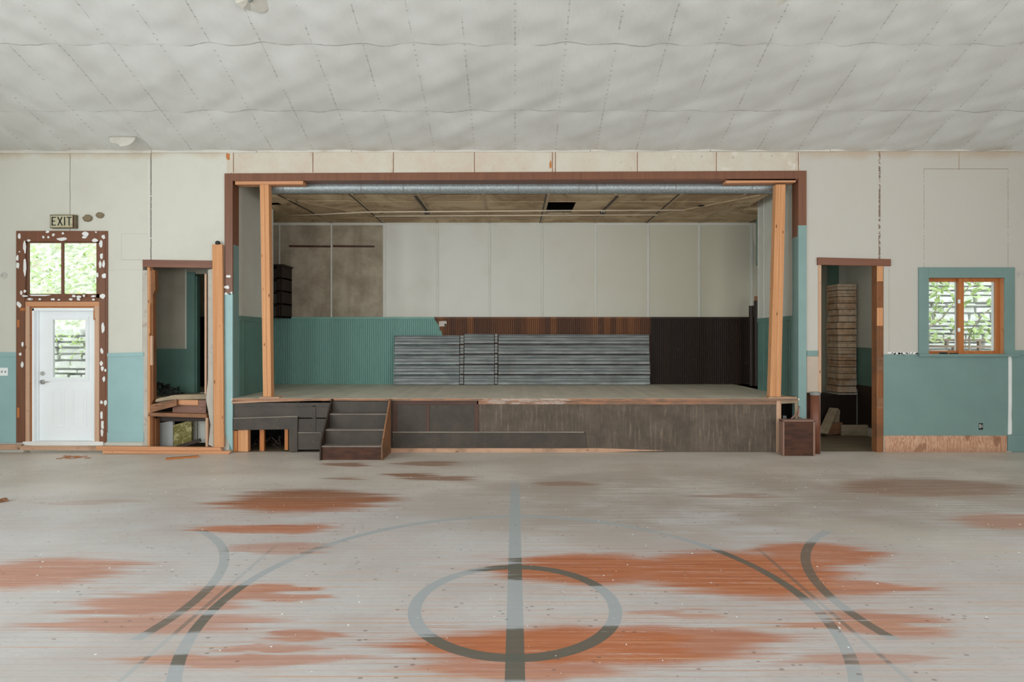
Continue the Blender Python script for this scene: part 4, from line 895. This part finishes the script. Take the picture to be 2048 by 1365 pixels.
# ---- box and tile pipe by the passage
t = thing('brown_box', 'square dark brown box on the floor at the stage corner', 'box', (wx(1597, 8.93), 8.93, 0))
Y = 8.80; b = MB(); b.pb(1568, 1629, 843, 912.5, Y, .12); obj('carcass', b, M['mahog'], t, bev=.003)
b = MB(); b.pb(1565.5, 1569, 842, 912.5, Y - .012, .13); b.pb(1626.5, 1630.5, 842, 912.5, Y - .012, .13); b.pb(1565.5, 1630.5, 840.5, 844, Y - .012, .135); obj('edge_strip', b, paint('worn box edge', (.26, .15, .11), dirt=(.1, .05, .04), dscale=8), t, bev=.002)
t = thing('tile_pipe', 'rust red tile pipe with a grey collar standing before the cream wall strip', 'pipe', (wx(1626), D - .06, 0))
x = wx(1626.5, D - .05) + .015; b = MB(); b.tube([(x, D - .078, 0), (x, D - .078, wz(790, D - .08))], .070, 28); obj('pipe', b, M['clay'], t, smooth=True)
b = MB(); b.tube([(x, D - .078, wz(790.5, D - .08)), (x, D - .078, wz(784.5, D - .08))], .074, 28); obj('collar', b, M['tab'], t)

# ---- passage: brick pier on a plinth, planks
t = thing('brick_pier', 'leaning pier of worn brown bricks in the passage', 'pier', (6.05, 11.1, .734))
rr = random.Random(12); zb = .734; hcs = (wz(568, 10.9) - zb) / 17
b = MB()
for k in range(17):
    ox = -.02 if 9 <= k <= 10 else rr.uniform(-.006, .006); lean = (.10 - .11 * k / 17) * .0 + (-.012 if k > 12 else 0)
    x0 = wx(1677, 10.9) + ox + lean + (.0 if k else -.02); x1 = wx(1715, 10.9) + ox * .5 - (.0 if k > 9 else .006)
    y0 = 10.9 + rr.uniform(-.008, .008); z = zb + k * hcs; b.cur = 0
    x1 = min(x1, 6.205); b.box(x0, x1, y0, y0 + .40, z + .007, z + hcs - .004); b.cur = 1; b.box(x0 + .02, x1 - .015, y0 + .02, y0 + .38, z - .006, z + .012)
obj('brickwork', b, [M['brick'], M['dark']], t, bev=.003)
b = MB(); b.box(5.2, 6.20, 10.9, 11.30, 0, .70); b.cur = 1; b.box(5.85, 6.2, 10.86, 11.30, .70, .728)
tag(obj('plinth', b, [M['dark'], M['plaster']], None, (5.8, 11, 0)), 'black brown wooden plinth under the brick pier', 'plinth')
def plank(L, a, c, w, h, m): b = MB(); b.bar(a, c, w, h); tag(obj('short_plank', b, m, None, ((a[0] + c[0]) / 2, (a[1] + c[1]) / 2, min(a[2], c[2])), bev=.003), L, 'plank', 'offcuts on the passage floor')
Y = 10.75
plank('pale plank end leaning on the black plinth', (wx(1646, 10.5), 10.5, .06), (wx(1668, 10.8), 10.8, .46), .16, .03, M['grey_x'])
plank('narrow plank leaning behind the pale plank end', (wx(1672, 10.80), 10.80, .06), (wx(1675, 10.85), 10.85, .43), .09, .03, M['grey_x'])
plank('brown plank on edge at the foot of the plinth', (wx(1650, 10.7), 10.7, .1), (wx(1685, 10.72), 10.72, .12), .04, .2, M['old_x'])
plank('tan plank on edge in the middle of the passage floor', (wx(1682, 10.6), 10.6, .1), (wx(1735, 10.6), 10.6, .1), .04, .19, M['grey_x'])
plank('whitish plank block by the passage wall', (wx(1738, 10.55), 10.55, .08), (wx(1757, 10.2), 10.2, .08), .05, .15, M['plaster'])

# ---- on the hall ceiling
def ceil_pt(px, py):
    k = (VY - py) / F; y = (ZW + .38 * D - H) / (k + .38); return (wx(px, y), y, H + k * y)
x, y0f, z = ceil_pt(243, 268); y = y0f; b = MB(); vs = []; fs = []
nu, nv = 12, 6
for j in range(nv + 1):
    for i in range(nu + 1):
        u = -1 + 2 * i / nu; r = j / nv; ww = math.sqrt(max(0, 1 - r ** 2.2)) if j else 1
        px_ = x + u * .20 * ww; py_ = y0f - r * .06 + .02 * u * u; pz = zc(y0f) - .035 - r * (.15 + .02 * u)
        vs.append((px_, py_, pz))
for j in range(nv):
    for i in range(nu): a = j * (nu + 1) + i; fs.append((a, a + 1, a + nu + 2, a + nu + 1))
b.add(vs, fs); o = obj('ceiling_flap', b, M['crown'], None, (x, y, z), smooth=True); sm = o.modifiers.new('paper', 'SOLIDIFY'); sm.thickness = .004
tag(o, 'curled flap of white paper hanging from the hall ceiling', 'flap')
def ceil_plate(px, py, L, facets, r):
    x, y, z = ceil_pt(px, py); t = thing('ceiling_plate', L, 'ceiling plate', (x, y, zc(y)), 'round plates on the hall ceiling')
    sl = math.atan(.38); ca, sa = math.cos(sl), math.sin(sl)
    def P3(u, v, h): return (x + u, y + v * ca - h * sa * 1., zc(y) - v * sa - h * ca - .025)
    b = MB(); n = 16; rr = random.Random(px)
    vs = [P3(r * math.cos(6.28318 * k / n), r * math.sin(6.28318 * k / n), .0 + (rr.uniform(-.008, .03) if facets else 0)) for k in range(n)]
    if facets: fs = [(k, (k + 1) % n, n) for k in range(n)]; vs.append(P3(0, 0, .06))
    else: fs = [tuple(range(n))]
    vs2 = [P3(r * math.cos(6.28318 * k / n), r * math.sin(6.28318 * k / n), -.03) for k in range(n)]; m0 = len(vs)
    b.add(vs + vs2, fs + [tuple(m0 + k for k in range(n - 1, -1, -1))] + [(k, m0 + k, m0 + (k + 1) % n, (k + 1) % n) for k in range(n)])
    obj('disc', b, M['crown'], t)
    b = MB(); q = P3(0, 0, .06 if facets else .0); b.ball(q, .03, .03, .03, 12, 8); obj('centre_boss', b, M['tab'], t, smooth=True)
ceil_plate(502, -14, 'folded round paper plate on the ceiling, above the closet side of the stage', True, .21)
ceil_plate(1553, -18, 'flat round plate on the ceiling, above the passage side of the stage', False, .17)

# ================================================================== OUTSIDE
b = MB(); b.box(-16, -6.3, D + .12, 20, -.4, -.1); b.box(6.34, 16, D + .12, 20, -.4, -.1); b.box(-6.3, 6.34, 12.0, 20, -.4, -.1); struct('ground_outside', b, M['bank'])
def stonewall(nm, x0, x1, Y, z0, z1, seed, dz=0):
    rr = random.Random(seed); b = MB(); z = z0; 
    while z < z1:
        h = rr.uniform(.07, .19); x = x0
        while x < x1:
            w = rr.uniform(.18, .62); y = Y + rr.uniform(-.07, .05); g = .008
            p = [(x + g, z + g + rr.uniform(0, .02)), (x + w - g, z + g + rr.uniform(0, .02)), (x + w - g - rr.uniform(0, .03), z + h - g - rr.uniform(0, .02)), (x + g + rr.uniform(0, .03), z + h - g - rr.uniform(0, .02))]
            b.quadprism(p, y, .4); x += w
        z += h
    b.box(x0, x1, Y + .16, Y + .5, z0, z1)
    return struct(nm, b, M['stone'], bev=.012)
s1 = stonewall('wall_retaining_1', -10.6, -7.6, 12.2, -.2, 1.9, 2); s1['label'] = 'pale dry stone retaining wall outside the exit door'
s2 = stonewall('wall_retaining_2', 7.2, 10.6, 12.6, -.2, 3.3, 6); s2['label'] = 'pale dry stone wall outside the sliding window'
b = MB(); b.add([(-14, 12.3, 1.85), (-6, 12.3, 1.85), (-6, 17, 6.2), (-14, 17, 6.2), (6.8, 12.8, 3.2), (14, 12.8, 3.2), (14, 17, 7.), (6.8, 17, 7.)], [(0, 1, 2, 3), (4, 5, 6, 7)]); hb = struct('ground_bank', b, M['bank'])
def leaf(b, c, L, rr):
    d = Vector((rr.uniform(-1, 1), rr.uniform(-1, .6), rr.uniform(-1, .5))).normalized(); s = d.cross(Vector((rr.uniform(-.4, .4), -.6, 1))).normalized(); n = d.cross(s); c = Vector(c)
    b.add([c, c + d * L * .45 + s * L * .26 + n * L * .05, c + d * L, c + d * L * .45 - s * L * .26 + n * L * .05, c + d * L * .5 - n * L * .04], [(0, 1, 4), (1, 2, 4), (2, 3, 4), (3, 0, 4)])
rr = random.Random(15); b = MB()
for i in range(2200):
    x = rr.uniform(-12.6, -7.8); s = rr.random(); leaf(b, (x, 12.8 + s * 4, 2.5 + s * 3.9 + rr.uniform(0, .15)), rr.uniform(.06, .16), rr)
for i in range(160): leaf(b, (rr.uniform(-10, -8), 11.95, 1.85 - abs(rr.gauss(0, .25))), rr.uniform(.05, .12), rr)
o = obj('ivy', b, M['leaf'], None, (-9, 14, 1.9)); o['kind'] = 'stuff'; tag(o, 'sunlit ivy on the bank outside the exit door', 'ivy')
t = thing('young_tree', 'young tree with thin bare stems and big leaves outside the sliding window', 'tree', (8.6, 11.2, -.1))
br = MB(); lf = MB(); rr = random.Random(33)
def P(px, py, Y): return (wx(px, Y), Y, wz(py, Y))
stems = [[(1832, 668, 11.2), (1862, 653, 11.2), (1885, 636, 11.3), (1905, 610, 11.3), (1922, 590, 11.35)], [(1938, 676, 11.2), (1948, 652, 11.2), (1968, 628, 11.2), (1990, 612, 11.3), (2010, 590, 11.3)], [(1838, 600, 11.3), (1862, 588, 11.3), (1885, 573, 11.3), (1896, 560, 11.4)],
         [(1925, 590, 11.3), (1938, 573, 11.3), (1946, 560, 11.3), (1960, 540, 11.3)], [(1942, 562, 11.1), (1955, 573, 11.1), (1975, 577, 11.1)], [(1868, 640, 11.4), (1872, 610, 11.4), (1874, 570, 11.4), (1876, 530, 11.4)], [(1930, 660, 11.3), (1955, 655, 11.3), (1985, 665, 11.3), (2005, 660, 11.3)],
         [(1850, 670, 11.2), (1880, 676, 11.2), (1910, 668, 11.2)]]
for s in stems:
    pts = [P(*q) for q in s]; r0 = .016 if s[0][0] in (1832, 1938) else .009; br.tube(pts, [r0 * (1 - .6 * i / (len(pts) - 1)) for i in range(len(pts))], 7)
    for a, c in zip(pts, pts[1:]):
        a, c = Vector(a), Vector(c)
        for k in range(7): leaf(lf, a.lerp(c, rr.random()) + Vector((rr.gauss(0, .06), rr.gauss(0, .08), rr.gauss(0, .05))), rr.uniform(.09, .2), rr)
br.tube([P(1938, 676, 11.2), (8.55, 11.22, .4), (8.6, 11.2, -.1)], [.016, .03, .05], 8); br.tube([P(1832, 668, 11.2), (8.2, 11.2, .9), (8.6, 11.2, -.1)], [.016, .025, .05], 8)
for i in range(70):
    px, py = rr.uniform(1845, 2000), rr.choice((rr.uniform(560, 600), rr.uniform(600, 680), rr.uniform(640, 685))); leaf(lf, P(px, py, rr.uniform(11., 11.6)), rr.uniform(.08, .2), rr)
obj('stem', br, M['bark'], t, smooth=True); obj('foliage', lf, M['leaf'], t)
t = thing('deck_railing', 'weathered brown railing seen through the sliding window', 'railing', (8.6, 11.9, -.1))
Y = 11.9
for py in (680, 693):
    b = MB(); b.bar(P(1790, py - .5, Y), P(2075, py + 2, Y), .07, .045); obj('rail', b, M['rail_out'], t)
for px, y0, y1 in ((1893, 680, 693), (1958, 681, 720), (1907, 694, 720), (2030, 680, 720), (1845, 680, 720)):
    b = MB(); b.box(wx(px - 2.2, Y), wx(px + 2.2, Y), Y - .03, Y + .03, wz(y1, Y) if y1 < 700 else -.1, wz(y0, Y)); obj('baluster', b, M['rail_out'], t)

# ================================================================== LIGHT
W = bpy.data.worlds.new('overcast day'); C.world = W; W.use_nodes = True; nt = W.node_tree; bg = nt.nodes['Background']
bg.inputs[0].default_value = (.90, .96, 1., 1); bg.inputs[1].default_value = WORLD
def area(nm, loc, rot, w, h, e, col):
    l = bpy.data.lights.new(nm, 'AREA'); l.shape = 'RECTANGLE'; l.size = w; l.size_y = h; l.energy = e; l.color = col
    o = bpy.data.objects.new(nm, l); COL.objects.link(o); o.location = loc; o.rotation_euler = rot; return o
zc_ = (WZ0 + WZ1) / 2; hh = WZ1 - WZ0  # area lamps added in the unseen hall windows to supply their light
for c, w in LW:
    area('daylight', (XL + .02, c, zc_), (0, -math.pi / 2, 0), hh, w, EL, (.87, .96, 1.))
    area('daylight', (XR - .02, c, zc_), (0, math.pi / 2, 0), hh, w, ER, (.98, .985, .97))
for c, w in BWX: area('daylight', (c, YB + .02, zc_), (math.pi / 2, 0, 0), w, hh, EB, (.985, .985, .97))

# ================================================================== CAMERA
cam = bpy.data.cameras.new('camera'); co = bpy.data.objects.new('camera', cam); COL.objects.link(co)
co.location = (0, 0, H); co.rotation_euler = (math.pi / 2, 0, 0); cam.sensor_width = 36; cam.sensor_fit = 'HORIZONTAL'; cam.lens = F / 2048 * 36
cam.shift_x = -(VX - 1024) / 2048; cam.shift_y = -(682.5 - VY) / 2048; cam.clip_end = 200
C.camera = co
v = C.view_settings; v.view_transform = 'Standard'; v.look = 'None'; v.gamma = 1; v.use_curve_mapping = False; v.exposure = EXPO
C.cycles.max_bounces = 10; C.cycles.diffuse_bounces = 6; C.cycles.transparent_max_bounces = 12
